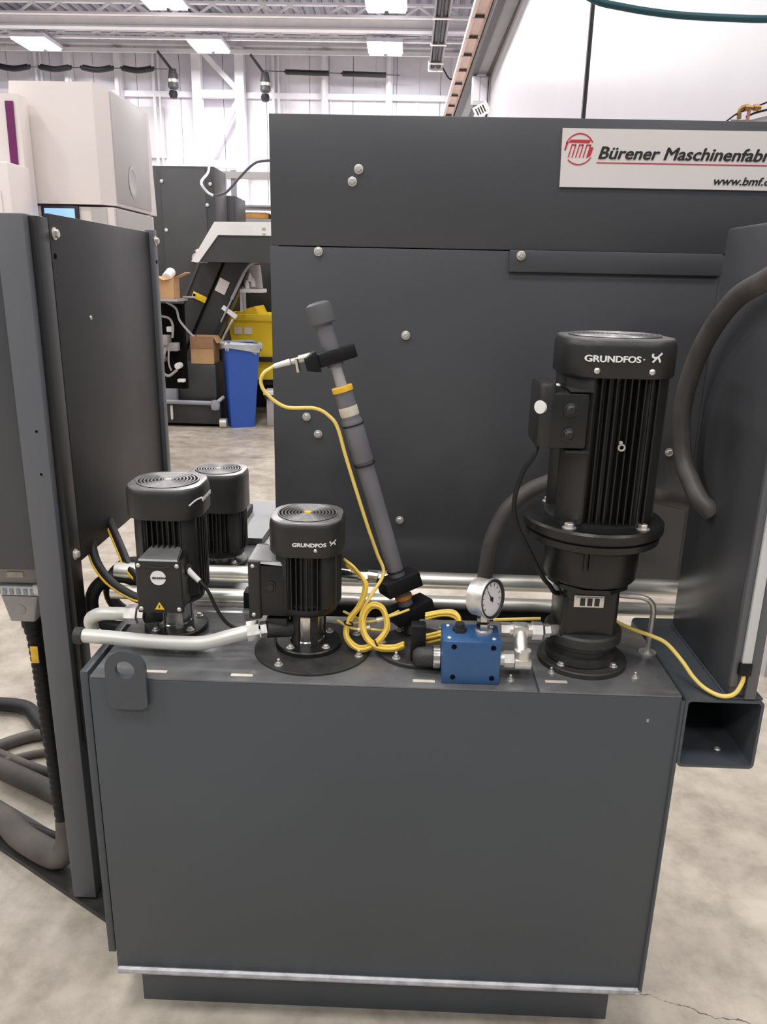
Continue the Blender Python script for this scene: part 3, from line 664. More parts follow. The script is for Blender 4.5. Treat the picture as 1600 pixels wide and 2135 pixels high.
# back panel
pan = thing('back_panel', 'tall dark grey sheet metal back panel behind the pumps', 'panel', (.2, .51, .83))
part('upper_sheet', MB().box(-.294, 1.0, .500, .506, 1.566, 1.82, .0015).box(-.294, 1.0, .506, .54, 1.80, 1.82, .002).box(-.294, -.288, .506, .53, 1.566, 1.82), 'panel', pan)
part('lower_sheet', MB().box(-.296, .657, .498, .506, .818, 1.564, .0012), 'panel', pan)
part('lower_sheet', MB().box(.6575, 1.0, .500, .506, .818, 1.564, .0005), 'panel', pan)
part('edge_return', MB().box(-.292, -.286, .506, .53, .83, 1.564), 'panel', pan)
part('backing_frame', MB().box(-.28, .98, .508, .524, .86, 1.79), 'void', pan)
br = part('cover_strip', MB().box(.212, .657, .490, .497, 1.522, 1.566, .0015), 'panel', pan, 'narrow grey cover strip')
bolts(pan, [(-.109, .5, 1.718), (-.122, .5, 1.694), (-.193, .497, 1.555), (-.002, .497, 1.385), (-.221, .497, 1.200), (-.195, .497, 1.161), (-.004, .497, .962), (.600, .497, 1.141), (.236, .489, 1.555)], .0066)
for x, z in ((-.144, 1.498), (.605, 1.498)): inst('hole', hole_me, pan, (x, .4985, z), FRONT, .0035)
# sign
sg = thing('company_sign', 'white company sign with red round logo on the back panel', 'sign', (.6, .497, 1.69))
part('sign_board', MB().loft([[(.306, .499, 1.691), (1.0, .499, 1.691), (1.0, .499, 1.801), (.303, .499, 1.801)], [(.306, .4955, 1.691), (1.0, .4955, 1.691), (1.0, .4955, 1.801), (.303, .4955, 1.801)]]), 'signwhite', sg)
SY = .4950
letters('lettering', 'Bürener Maschinenfabrik', .0325, 'ink', sg, (.3775, SY, 1.7455), shear=.25, heavy=.0008, sx=1.13)
letters('lettering', 'www.bmf.de', .0215, 'ink', sg, (.616, SY, 1.7005), shear=.25, heavy=.0004, sx=1.16)
part('underline', MB().box(.377, .95, SY-.0004, .4955, 1.7370, 1.7388), 'red', sg)
cx, cz = .3395, 1.7625
b = MB()
def arc(b, a0, a1, R=.0288, w=.0011, y=SY, n=24):
    p = [(cx+math.cos(a0+(a1-a0)*i/n)*(R+w), cz+math.sin(a0+(a1-a0)*i/n)*(R+w)) for i in range(n+1)]
    q = [(cx+math.cos(a0+(a1-a0)*i/n)*(R-w), cz+math.sin(a0+(a1-a0)*i/n)*(R-w)) for i in range(n+1)]
    for i in range(n): b.prism([p[i], p[i+1], q[i+1], q[i]], y-.0004, .4955)
arc(b, .45, PI-.35); part('logo_arc', b, 'red', sg)
b = MB(); arc(b, PI+.75, 2*PI-.55); part('logo_arc', b, 'red', sg)
b = MB()
b.prism([(cx-.024, cz+.012), (cx-.018, cz+.0175), (cx+.022, cz+.0175), (cx+.0195, cz+.0115)], SY-.0004, .4955)
b.prism([(cx-.0305, cz-.002), (cx-.0265, cz+.0125), (cx-.0225, cz+.0125), (cx-.0270, cz-.002)], SY-.0004, .4955)
b.prism([(cx+.0170, cz-.016), (cx+.0225, cz+.004), (cx+.0285, cz+.004), (cx+.0245, cz-.011)], SY-.0004, .4955)
for k in range(6):
    x = cx-.022+.0075*k
    b.prism([(x, cz-.0155), (x+.0022, cz-.0155), (x+.0082, cz+.0085), (x+.0060, cz+.0085)], SY-.0004, .4955)
for k in (0, 2, 4):
    x = cx-.0155+.0075*k
    b.prism([(x, cz+.0065), (x+.0080, cz+.0065), (x+.0086, cz+.0088), (x+.0006, cz+.0088)], SY-.0004, .4955)
part('logo_letters', b, 'red', sg)

# left cabinet
lc = thing('left_cabinet', 'dark cabinet on a grey post at the left of the tank', 'cabinet', (-.9, .6, 0))
part('front_panel', MB().box(-1.7, -.786, .315, .335, .88, 1.605, .003), 'panel', lc)
part('post', MB().box(-.786, -.728, .300, .37, .02, 1.607, .004), 'post', lc, 'tall grey post')
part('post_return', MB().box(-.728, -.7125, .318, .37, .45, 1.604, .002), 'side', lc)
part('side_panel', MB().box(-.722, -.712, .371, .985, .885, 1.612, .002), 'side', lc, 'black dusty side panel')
part('rear_flange', MB().box(-.724, -.700, .985, 1.015, .70, 1.618, .002), 'post', lc)
part('housing', MB().box(-1.7, -.725, .37, 1.0, .89, 1.59), 'dkmach', lc)
part('post_foot', MB().box(-.78, -.69, .31, .365, 0, .02), 'iron', lc)
part('base_rail', MB().box(-.73, -.62, .335, .365, .01, .62), 'post', lc)
part('shadow_plate', MB().loft([[(-1.5, .735, z), (-.60, .195, z), (-.60, .34, z), (-1.5, .86, z)] for z in (0, .014)]), 'iron', lc, 'low dark plate in place of floor shadow')  # thin dark plate stands in for the shadow under the cabinet
bolts(lc, [(-.7115, .345+.045, 1.575), (-.6995, 1.0, 1.59), (-.7115, .338, .912)], .0085, (0, PI/2, 0))
inst('hole', hole_me, lc, (-.7115, .385, 1.532), (0, PI/2, 0), .006)
inst('hole', hole_me, lc, (-.6995, 1.0, 1.535), (0, PI/2, 0), .006)
for z in (1.19, 1.10): inst('hole', hole_me, lc, (-.748, .2995, z), FRONT, .0028)
inst('screw', screw_me, lc, (-.7118, .535, 1.405), (0, PI/2, 0), .005)

# right cabinet
rc = thing('right_cabinet', 'dark grey machine cabinet rising at the right edge beside the pump', 'cabinet', (.65, .15, .806))
part('cabinet_body', MB().box(.586, .628, .003, .305, .806, 1.604, .006).box(.60, 1.2, .03, .305, 1.0, 1.604, .006), 'panel', rc)
part('front_frame', MB().box(.584, .596, -.004, .006, .83, 1.60, .001).box(.613, .632, -.004, .006, .806, 1.60, .001), 'post', rc)
part('foot_plate', MB().box(.584, .648, .0, .30, .803, .8065, .001), 'tank', rc)
ls = part('light_strip', MB().box(.5965, .6125, -.009, .003, .878, 1.60, .001), 'strip', rc, 'pale aluminium strip')
part('plug_boot', MB().box(.592, .614, -.012, .003, .855, .878, .002), 'black', rc, 'black plug boot')

# ================================================================== PUMPS
def rsq(cx, cy, h, rad, z, n=6, fx=1, fy=1): return rrect(cx, cy, h*fx, h*fy, rad, z, 0, n)
def fan_cover(t, cx, cy, z0, z1, h, rad, face_z=.006, rings=8, hub='yband', rimm='fanrim'):
    c = part('fan_cover', MB().loft([rsq(cx, cy, h*.985, rad, z0), rsq(cx, cy, h, rad, z0+.003), rsq(cx, cy, h, rad, z1-.012), rsq(cx, cy, h*.975, rad*.97, z1-.004), rsq(cx, cy, h*.93, rad*.93, z1)]), 'castgrey', t)
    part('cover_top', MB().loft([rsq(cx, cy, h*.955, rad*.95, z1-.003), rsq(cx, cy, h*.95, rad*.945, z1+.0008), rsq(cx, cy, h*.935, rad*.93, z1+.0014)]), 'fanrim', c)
    z1 += .0014
    part('fan_recess', MB().lathe([(h*.82, 0), (h*.82, .0005), (0, .0005)], (cx, cy, z1), seg=40), 'void', c)
    b = MB(); R = h*.79
    for k in range(rings): b.torus((cx, cy, z1+.0012), R*(1-k/(rings+.6)), R/rings*.25, seg=40, sseg=6)
    for k in range(4):
        a = PI/4+PI/2*k; b.cyl((cx+math.cos(a)*R*.12, cy+math.sin(a)*R*.12, z1+.001), (cx+math.cos(a)*R, cy+math.sin(a)*R, z1+.001), R*.022, seg=6)
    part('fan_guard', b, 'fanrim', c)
    part('guard_hub', MB().lathe([(R*.13, 0), (R*.13, .002), (0, .003)], (cx, cy, z1+.001), seg=16), hub, c)
    return c
def fins(t, cx, cy, z0, z1, r_core, r_out, w, n, sides, th=.0022):
    """flat cooling fins standing off the motor in straight groups, one group per side"""
    for a in sides:
        for k in range(n):
            u = -w/2+w*k/(n-1)
            ro = math.sqrt(max(r_out*r_out-u*u*.55, 1e-6)); ri = math.sqrt(max(r_core*r_core-u*u, 1e-6))-.003
            me = MB().box(u-th/2, u+th/2, -ro, -ri, z0, z1).mesh('cooling_fin', (0, 0, z0), 'cast')
            o = inst('cooling_fin', me, t, (cx, cy, z0), (0, 0, a))
def wrap_letters(parent, txt, size, x0, x1, cx, cy, h, rad, z, heavy):
    me = text_mesh(txt, size, 'white', heavy=heavy)
    w = max(v.co.x for v in me.vertices); lo = min(v.co.x for v in me.vertices); k = (x1-x0)/(w-lo)
    for v in me.vertices:
        v.co.x = (v.co.x-lo)*k; v.co.z -= cover_drop(x0+v.co.x-cx, h, rad)
    return inst('lettering', me, parent, (x0, cy-h-.0009, z), FRONT)
def x_logo(parent, x, y, z, s, m='white', dropf=None):
    b = MB()
    b.tube([(x-s*.55, y, z-s*.5), (x-s*.1, y, z-.02*s), (x+s*.6, y, z+s*.62)], s*.13, 6, 4)
    b.tube([(x-s*.55, y, z+s*.55), (x-s*.62, y, z+s*.25), (x-s*.3, y, z+s*.05), (x+s*.15, y, z+.05*s), (x+s*.45, y, z-s*.5)], s*.13, 6, 4)
    for v in b.bm.verts: v.co.y = y+(v.co.y-y)*.1+(dropf(v.co.x) if dropf else 0)
    part('logo', b, m, parent)

# big pump
cx, cy = .355, .130
p = thing('coolant_pump', 'tallest black pump, at the right, with white lettering on its motor', 'pump', (cx, cy, ZT), 'black coolant pumps on the tank')
part('base_flange', MB().lathe([(.084, 0), (.084, .009), (.082, .011), (.064, .012), (.060, .014)], (cx, cy, ZT), seg=48), 'iron', p)
bolts(p, [(cx+.068*math.cos(a), cy+.068*math.sin(a), ZT+.011) for a in (-2.36, -.78, .78, 2.36)], .0058, (0, 0, 0))
part('pump_stack', MB().lathe([(.060, 0), (.067, .002), (.067, .016), (.057, .018), (.057, .030), (.064, .032), (.064, .038), (.072, .042), (.072, .058), (.068, .062), (.050, .064)], (cx-.003, cy, ZT+.012), seg=44), 'iron', p)
part('coupling_housing', MB().loft([rsq(cx-.003, cy, .051, .014, .872), rsq(cx-.003, cy, .051, .014, .978)]).box(cx-.056, cx-.040, cy-.05, cy+.05, .872, .955, .003), 'cast', p)
npl = part('name_plate', MB().box(.318, .372, cy-.0535, cy-.0505, .937, .960, .0005), 'zinc', p, 'steel name plate with dark print')
for k in range(3): part('print_block', MB().box(.329+.013*k, .338+.013*k, cy-.0540, cy-.0535, .940, .955), 'ink', npl)
part('print_line', MB().box(.3215, .3690, cy-.0540, cy-.0535, .9565, .9575), 'ink', npl)
part('motor_stool', MB().lathe([(.052, 0), (.060, .003), (.081, .012), (.0845, .018), (.0845, .074), (.092, .084), (.108, .091)], (cx-.002, cy, .972), seg=48), 'cast', p)
part('stool_lip', MB().lathe([(.060, 0), (.0755, .002), (.0755, .010), (.06, .012)], (cx-.002, cy, .968), seg=10), 'cast', p)
part('stool_rib', MB().box(cx-.035, cx-.030, cy-.088, cy-.08, 1.020, 1.060).box(cx-.026, cx-.022, cy-.088, cy-.08, 1.020, 1.060), 'cast', p)
part('motor_flange', MB().lathe([(.108, 0), (.119, .004), (.121, .016), (.117, .018), (.117, .021), (.125, .023), (.125, .036), (.121, .040), (.092, .041)], (cx-.006, cy, 1.058), seg=56), 'cast', p)
bolts(p, [(cx-.006+.105*math.cos(a), cy+.105*math.sin(a), 1.098) for a in (-2.18, -.88, .88, 2.25)], .0085, (0, 0, 0))
zb, zc, zt = 1.096, 1.359, 1.416
part('motor_body', MB().lathe([(.088, 0), (.088, .010), (.075, .014), (.075, .264)], (cx, cy, zb), seg=40), 'cast', p)
for a in (PI/4, 3*PI/4, -3*PI/4, -PI/4):
    ca, sa = math.cos(a), math.sin(a); rm = Matrix.Translation((cx, cy, 0)) @ Matrix.Rotation(a, 4, 'Z')
    part('corner_pad', MB().box(.066, .0945, -.029, .029, zb+.004, zc+.004, .006, mtx=rm), 'castgrey', p)
fins(p, cx+.006, cy, zb+.012, zc+.004, .075, .094, .104, 10, (0, PI))
fins(p, cx, cy, zb+.012, zc+.004, .075, .093, .086, 8, (PI/2,))
part('motor_foot_ring', MB().lathe([(.086, 0), (.094, .002), (.094, .007), (.086, .009)], (cx, cy, zb+.001), seg=40), 'castgrey', p)
BH, BR = .0945, .062
c = fan_cover(p, cx, cy, zc-.004, zt, BH, BR, hub='castgrey')
wrap_letters(c, 'GRUNDFOS', .0142, .288, .376, cx, cy, BH, BR, 1.3815, .0005)
part('lettering_dot', MB().box(.3795, .3815, cy-BH-.0016, cy-BH+.002, 1.3855, 1.3875), 'white', c)
x_logo(c, .4015, cy-BH+cover_drop(.4015-cx, BH, BR)-.0014, 1.3890, .0130, dropf=lambda x: cover_drop(x-cx, BH, BR)-cover_drop(.4015-cx, BH, BR))
for x in (.308, .396): inst('screw', screw_me, c, (x, cy-BH-.0002+cover_drop(x-cx, BH, BR), 1.367), FRONT, .0050)
part('grounding_eye', MB().torus((cx+.005, cy-.097, 1.243), .005, .0018, (0, 1, 0), 16, 6).cyl((cx+.005, cy-.088, 1.250), (cx+.002, cy-.100, 1.252), .003, seg=8), 'zinc', p)
tb = part('terminal_box', MB().box(.236, .302, .036, .135, 1.237, 1.331, .006), 'cast', p)
part('box_lid', MB().loft([rrect(.234, .086, .013, .050, .012, 1.240), rrect(.234, .086, .015, .052, .0135, 1.246), rrect(.234, .086, .015, .052, .0135, 1.338), rrect(.234, .086, .012, .049, .011, 1.344)]), 'castgrey', tb)
part('badge', MB().lathe([(0, .001), (.0110, .0005), (.0110, -.004)], (.2215, .0385, 1.306), (-.72, -.7, 0), 24), 'white', tb)
for z in (1.303, 1.262):
    part('cable_plug', MB().lathe([(.0115, 0), (.0115, .003), (.009, .004), (.0085, .008), (.005, .011), (0, .011)], (.271, .0365, z), (.05, -1, 0), 20), 'castgrey', tb)
for z in (1.334, 1.233): part('box_rib', MB().box(.268, .308, .034, .12, z-.002, z+.002, .001), 'castgrey', tb)
for x, y in ((.236, .047), (.250, .05)): inst('screw', screw_me, tb, (x, y, 1.340), (0, 0, 0), .0048)

def stainless_pump(cx, cy, lab, h, zc, zt, zb, foot, hub, plate=None):
    p = thing('coolant_pump', lab, 'pump', (cx, cy, ZT), 'black coolant pumps on the tank'); z = ZT
    if plate:
        pl = part('mounting_plate', MB().lathe([(.113, 0), (.113, .004), (.111, .005), (.06, .005)], (plate[0], plate[1], z), seg=56), 'iron', p)
        bolts(pl, [(plate[0]+.099*math.cos(a), plate[1]+.099*math.sin(a), z+.005) for a in (-2.15, -.38, .6, 2.6)], .0048, (0, 0, 0), pin_me, 'stud')
        z += .005
    part('base_flange', MB().lathe([(foot, 0), (foot, .008), (foot*.97, .010), (foot*.6, .011)], (cx, cy, z), seg=44), 'cast', p)
    bolts(p, [(cx+foot*.8*math.cos(a), cy+foot*.8*math.sin(a), z+.010) for a in (-2.2, -.75, .75, 2.3)], .0055, (0, 0, 0))
    part('pump_sleeve', MB().lathe([(.0335, 0), (.034, .002), (.034, .010), (.0325, .012), (.0325, zb-z-.02), (.034, zb-z-.018), (.034, zb-z)], (cx-.003, cy, z+.006), seg=36), 'chrome', p)
    for a in (-2.1, -1.05, .5, 2.6):
        part('stay_strap', MB().box(.0335, .0375, -.007, .007, z+.01, zb+.002, .001, mtx=Matrix.Translation((cx-.003, cy, 0)) @ Matrix.Rotation(a, 4, 'Z')), 'iron' if plate else 'zinc', p)
    part('motor_flange', MB().lathe([(.036, -.010), (h*.80, -.006), (h*.84, 0), (h*.84, .008), (h*.74, .011)], (cx, cy, zb+.004), seg=40), 'cast', p)
    part('motor_body', MB().lathe([(h*.76, 0), (h*.74, .006), (h*.74, zc-zb-.008)], (cx, cy, zb+.012), seg=36), 'cast', p)
    for a in (PI/4, 3*PI/4, -3*PI/4, -PI/4):
        rm = Matrix.Translation((cx, cy, 0)) @ Matrix.Rotation(a, 4, 'Z')
        part('corner_pad', MB().box(h*.66, h*.93, -h*.27, h*.27, zb+.014, zc+.003, .004, mtx=rm), 'castgrey', p)
    fins(p, cx, cy, zb+.016, zc+.003, h*.74, h*.93, h*1.0, 8, (0, PI/2, PI), .002)
    bolts(p, [(cx+h*.78*math.cos(a), cy+h*.78*math.sin(a), zb+.014) for a in (-2.3, -.84, .84, 2.3)], .0055, (0, 0, 0))
    c = fan_cover(p, cx, cy, zc-.002, zt, h, h*.70, hub=hub)
    return p, c
# middle pump
mx, my = -.1755, .148
p, c = stainless_pump(mx, my, 'small black pump on a round plate in the middle of the tank', .0685, 1.016, 1.078,   .893, .064, 'yband', (-.166, .138))
wrap_letters(c, 'GRUNDFOS', .0098, -.1955, -.134, mx, my, .0685, .0685*.70, 1.0365, .0004)
x_logo(c, -.1225, my-.0685+cover_drop(-.1225-mx, .0685,   .0685*.70)-.0012, 1.0415, .0082, dropf=lambda x: cover_drop(x-mx, .0685, .0685*.70)-cover_drop(-.1225-mx, .0685, .0685*.70))
inst('screw', screw_me, c, (-.1535, my-.0687, 1.0295), FRONT, .0034)
tb = part('terminal_box', MB().box(-.262, -.205, .100, .19, .888, .990, .005), 'cast', p)
part('box_lid', MB().loft([rrect(-.270, .148, .012, .052, .006, .884), rrect(-.270, .148, .012, .052, .006, .998)]), 'castgrey', tb)
part('box_cap', MB().loft([[(-.282, .10, .996), (-.215, .10, .990), (-.215, .19, .990), (-.282, .19, .996)], [(-.280, .102, 1.001), (-.220, .104, .997), (-.220, .188, .997), (-.280, .188, 1.001)]]), 'fanrim', tb, 'grey box top tinted for reflected light')  # pale cap colour holds the reflected light on the box
part('cable_plug', MB().lathe([(.010, 0), (.010, .003), (.0075, .004), (.0065, .008), (0, .008)], (-.240, .100, .950), (0, -1, 0), 18), 'castgrey', tb)
for z in (.990, .893): inst('screw', screw_me, tb, (-.272, .096, z), FRONT, .0038)
# left front pump
lx, ly = -.457, .215
LH = .0735
p, c = stainless_pump(lx, ly, 'black pump with round white badge on its box, front left', LH, 1.059, 1.116, .880, .064, 'cream')
part('side_slot', MB().tube([(lx+LH-.017, ly-.062, 1.085), (lx+LH-.007, ly-.05, 1.093), (lx+LH+.001, ly-.035, 1.095)], .0016, 6), 'strip', c)
letters('lettering', 'GRUNDFOS', .0105, 'white', c, (lx+LH+.0002, ly-.030, 1.085), (PI/2, 0, PI/2), heavy=.0003, sx=1.14)
tb = part('terminal_box', MB().loft([rrect(-.450, .135, .041, .030, .007, .893), rrect(-.450, .135, .041, .030, .007, .990)]).box(-.48, -.42, .16, .18, .90, .98), 'cast', p)
part('box_lid', MB().loft([rrect(-.450, .105, .0435, .006, .005, .889), rrect(-.450, .105, .0435, .006, .005, .992)]), 'castgrey', tb)
part('box_cap', MB().loft([[(-.488, .100, .990), (-.412, .100, .990), (-.420, .165, .995), (-.480, .165, .995)], [(-.486, .103, .995), (-.414, .103, .995), (-.422, .163, 1.003), (-.478, .163, 1.003)]]), 'fanrim', tb, 'grey box top tinted for reflected light')  # cap lightened in colour for light reflected off its top
part('box_arch', MB().tube([(-.487, .100, .988), (-.470, .099, .982), (-.450, .098, .980), (-.430, .099, .982), (-.413, .100, .988)], .0024, 8), 'castgrey', tb)
part('badge', MB().lathe([(0, .0012), (.0145, .0012), (.0145, -.001)], (-.450, .099, .960), (0, -1, 0), 32), 'white', tb)
letters('badge_lettering', 'GRUNDFOS', .0046, 'ink', tb, (-.4615, .0976, .9583), heavy=.0002, sx=1.08)
wt = part('warning_triangle', MB().prism([(-.460, .896), (-.442, .896), (-.451, .911)], .0980, .0992), 'ybin', tb, 'yellow warning triangle')
part('print_bolt', MB().prism([(-.4522, .899), (-.4505, .899), (-.4498, .905), (-.4522, .905)], .0974, .0980), 'ink', wt)
for x in (-.486, -.414):
    for z in (.984, .897): inst('screw', screw_me, tb, (x, .099, z), FRONT, .0042)
# rear pump
rx, ry = -.452, .60
p, c = stainless_pump(rx, ry, 'black pump standing behind the left front pump', .0690, .955, 1.046, .835, .064, 'cream')

# ------------------------------------------------------------------ pipes and fittings
o = solo('steel_pipe', MB().cyl((-.66, .430, .8405), (.640, .430, .8385), .0195, seg=24), 'steel', 'upper of two long bright steel pipes under the back panel', 'pipe', 'long steel pipes under the panel')
o = solo('steel_pipe', MB().cyl((-.66, .394, .802), (.640, .394, .799), .0160, seg=24), 'steel', 'lower of two long bright steel pipes under the back panel', 'pipe', 'long steel pipes under the panel')
t = thing('short_pipe', 'short steel pipe with a dark clamp left of the middle pump', 'pipe', (-.36, .335, .79))
part('pipe_body', MB().cyl((-.45, .337, .824), (-.315, .337, .824), .014, seg=20), 'steel', t)
part('pipe_clamp', MB().box(-.34, -.318, .318, .356, .806, .842, .002), 'black', t)
part('pipe_saddle', MB().box(-.45, -.33, .322, .352, .806, .812), 'zinc', t)
t = thing('bent_pipe', 'grey white bent pipe with hex nut feeding the middle pump', 'pipe', (-.43, .08, .835))
part('pipe_body', MB().tube([(-.605, .10, .836), (-.55, .095, .836), (-.47, .088, .8345), (-.40, .086, .834), (-.362, .088, .836), (-.32, .096, .846), (-.283, .106, .853)], .0135, 16), 'pipe_white', t)
part('union_nut', MB().hexnut((-.288, .105, .853), (-.266, .110, .855), .019), 'zinc', t, 'zinc union nut')
part('union_nut', MB().hexnut((-.263, .110, .855), (-.252, .113, .856), .016), 'zinc', t)
part('adapter', MB().cyl((-.252, .113, .856), (-.205, .130, .852), .017, seg=16).box(-.252, -.212, .11, .15, .862, .880, .003), 'iron', t)
part('pipe_end', MB().lathe([(.012, 0), (.0165, .001), (.0165, .016), (.012, .018)], (-.602, .10, .836), (-1, 0, 0), 14), 'iron', t)
t = thing('rear_bent_pipe', 'grey curved pipe with hex nut feeding the left pump', 'pipe', (-.56, .16, .85))
part('pipe_body', MB().tube([(-.628, .20, .80), (-.625, .19, .828), (-.600, .18, .845), (-.567, .175, .849), (-.535, .175, .849)], .0135, 16), 'pipe_white', t)
part('union_nut', MB().hexnut((-.545, .175, .849), (-.522, .175, .849), .020), 'zinc', t)
part('union_nut', MB().hexnut((-.519, .175, .849), (-.508, .175, .849), .016), 'zinc', t)
part('adapter', MB().cyl((-.508, .175, .849), (-.480, .19, .845), .017, seg=16), 'iron', t)

# blue valve block
t = thing('valve_block', 'blue square valve block on the front edge of the tank', 'valve', (.132, .055, ZT))
blk = part('block_body', MB().box(.080, .184, .016, .092, ZT, .890, .003), 'blue', t)
for x in (.100, .170):
    for z in (.820, .880): inst('hole', hole_me, t, (x, .0155, z), FRONT, .0048)
part('top_bush', MB().hexnut((.112, .060, .890), (.112, .060, .897), .013).cyl((.112, .060, .897), (.112, .060, .906), .0085, seg=14), 'iron', t)
part('top_bush', MB().lathe([(.016, 0), (.016, .004), (.011, .006)], (.156, .060, .890), seg=20), 'zinc', t)
for x, y in ((.092, .03), (.172, .03), (.092, .08), (.172, .08)): inst('screw', screw_me, t, (x, y, .890), (0, 0, 0), .0042)
g = thing('pressure_gauge', 'round steel pressure gauge standing on the blue valve block', 'gauge', (.156, .060, .896))
part('stem', MB().hexnut((.154, .060, .894), (.154, .060, .908), .0120).cyl((.154, .060, .908), (.154, .062, .912), .009, seg=12).hexnut((.154, .062, .911), (.154, .064, .928), .0112), 'chrome', g)
ga = Vector((.74, -.64, .12)).normalized(); gc = Vector((.155, .070, .953))
part('case', MB().lathe([(.030, -.020), (.0345, -.017), (.0345, .012), (.0375, .013), (.0375, .018), (.034, .019), (.033, .014)], gc, ga, 40), 'zinc', g)
part('bezel', MB().torus(gc+ga*.0165, .034, .0028, ga, 40, 8), 'ink', g)
part('dial', MB().lathe([(.033, .0142), (0, .0144)], gc, ga, 32), 'face', g)
gu = Vector((0, 0, 1)); gu = (gu-ga*gu.dot(ga)).normalized(); gr = gu.cross(ga)
b = MB()
for k in range(11):
    a = -2.2+4.4*k/10; d = gu*math.cos(a)+gr*math.sin(a); c0 = gc+ga*.0147
    b.cyl(c0+d*.023, c0+d*.028, .0006, seg=5)
part('scale_marks', b, 'ink', g)
part('needle', MB().cyl(gc+ga*.0155-gu*.006+gr*.003, gc+ga*.0155+gu*.019-gr*.011, .0011, .0004, 6).lathe([(.004, .0145), (.004, .0165), (0, .017)], gc, ga, 12), 'ink', g)
f = thing('tee_fitting', 'zinc hydraulic tee fittings joining blue block and tall pump', 'pipe fitting', (.225, .07, .82))
Z1, Z2 = .884, .845
part('union_nut', MB().hexnut((.190, .085, Z1), (.206, .085, Z1), .0140), 'zinc', f)
part('tee_body', MB().cyl((.206, .085, Z1), (.247, .085, Z1), .0118, seg=16).box(.212, .240, .072, .098, Z1-.012, Z1+.012, .003).cyl((.226, .085, Z1), (.226, .055, Z2+.004), .0130, seg=16), 'zinc', f)
part('union_nut', MB().hexnut((.247, .085, Z1), (.266, .085, Z1), .0168), 'zinc', f)
part('union_nut', MB().hexnut((.269, .086, Z1), (.280, .088, Z1), .0125).cyl((.280, .088, Z1), (.30, .10, Z1-.004), .010, seg=12), 'zinc', f)
part('elbow', MB().cyl((.228, .050, Z2+.016), (.228, .050, Z2-.006), .0150, seg=16).box(.212, .244, .034, .066, Z2-.016, Z2+.002, .004), 'zinc', f)
part('union_nut', MB().hexnut((.194, .050, Z2-.003), (.212, .050, Z2-.003), .0152), 'zinc', f)
part('union_nut', MB().cyl((.183, .050, Z2-.003), (.194, .050, Z2-.003), .0130, seg=16), 'zinc', f)
# flanged elbow left of block
e = thing('flanged_elbow', 'black flange and worn dark elbow left of the blue block', 'pipe fitting', (.04, .14, ZT))
part('flange', MB().lathe([(.083, 0), (.083, .007), (.081, .009), (.04, .010)], (.040, .148, ZT), seg=52), 'iron', e)
bolts(e, [(.040+.072*math.cos(a), .148+.072*math.sin(a), ZT+.009) for a in (PI-.1, -2.2, .9, 2.1)], .0048, (0, 0, 0), pin_me, 'stud')
part('riser', MB().box(.024, .052, .078, .106, ZT+.009, .888, .004), 'black', e)
part('elbow', MB().lathe([(0, -.052), (.010, -.050), (.0165, -.043), (.0185, -.034), (.0185, 0)], (.079, .062, .835), (1, 0, 0), 28), 'iron', e, 'worn dark elbow')
part('collar', MB().lathe([(.0185, 0), (.0215, .002), (.0215, .014), (.0185, .016)], (.064, .062, .835), (1, 0, 0), 20), 'chrome', e)

# dipstick tube
t = thing('vent_tube', 'thin bent silver tube with round washer at right tank edge', 'tube', (.493, .165, ZT))
part('tube_body', MB().tube([(.493, .165, ZT+.002), (.494, .165, .86), (.494, .165, .893), (.489, .166, .912), (.472, .168, .922), (.440, .172, .923), (.40, .18, .923)], .0055, 12), 'zinc', t)
part('washer', MB().lathe([(.006, .004), (.0165, .003), (.0165, 0), (0, 0)], (.493, .165, ZT), seg=24), 'zinc', t)

# big rubber hose behind the tall pump
solo('rubber_hose', MB().tube([(.95, .03, 1.50), (.90, -.10, 1.56), (.76, -.19, 1.575), (.62, -.19, 1.560), (.560, -.12, 1.545), (.551, -.04, 1.53), (.553, .03, 1.513), (.553, .142, 1.480), (.550, .235, 1.41), (.547, .285, 1.33), (.545, .295, 1.255), (.552, .275, 1.175), (.560, .235, 1.135), (.566, .20, 1.112), (.578, .185, 1.100), (.586, .182, 1.092)], .0175, 16, 7), 'rubber', 'thick worn grey rubber hose curving down beside the right cabinet', 'hose')
solo('rubber_hose', MB().tube([(.650, .42, 1.040), (.600, .41, 1.052), (.552, .40, 1.063), (.45, .40, 1.085), (.36, .40, 1.098), (.292, .40, 1.077), (.250, .40, 1.045), (.224, .40, 1.012), (.205, .40, .965), (.197, .40, .925), (.192, .40, .865), (.190, .40, .845)], .0172, 16, 7), 'rubber', 'grey rubber hose arching behind the tall pump down to the pipes', 'hose')
solo('motor_cable', MB().tube([(.226, .055, 1.242), (.220, .05, 1.222), (.205, .06, 1.190), (.196, .07, 1.14), (.203, .08, 1.095), (.230, .09, 1.042), (.262, .10, .985), (.278, .11, .965), (.288, .115, .950), (.300, .12, .945)], .0042, 10), 'hose_black', 'black motor cable hanging from the tall pump terminal box', 'cable')
solo('pump_cable', MB().tube([(-.400, .14, .952), (-.382, .135, .940), (-.365, .13, .921), (-.348, .13, .881), (-.326, .13, .853), (-.289, .13, .846), (-.252, .135, .855), (-.228, .14, .868)], .0034, 10), 'hose_black', 'thin black cable from left pump to middle pump', 'cable')
t = thing('cable_gland', 'white cable plug on the right side of the left pump', 'plug', (-.39, .15, .93))
part('plug_body', MB().cyl((-.408, .145, .960), (-.383, .135, .941), .0065, .0050, 12), 'white', t)
part('gland_nut', MB().hexnut((-.425, .15, .962), (-.404, .145, .960), .011), 'iron', t)

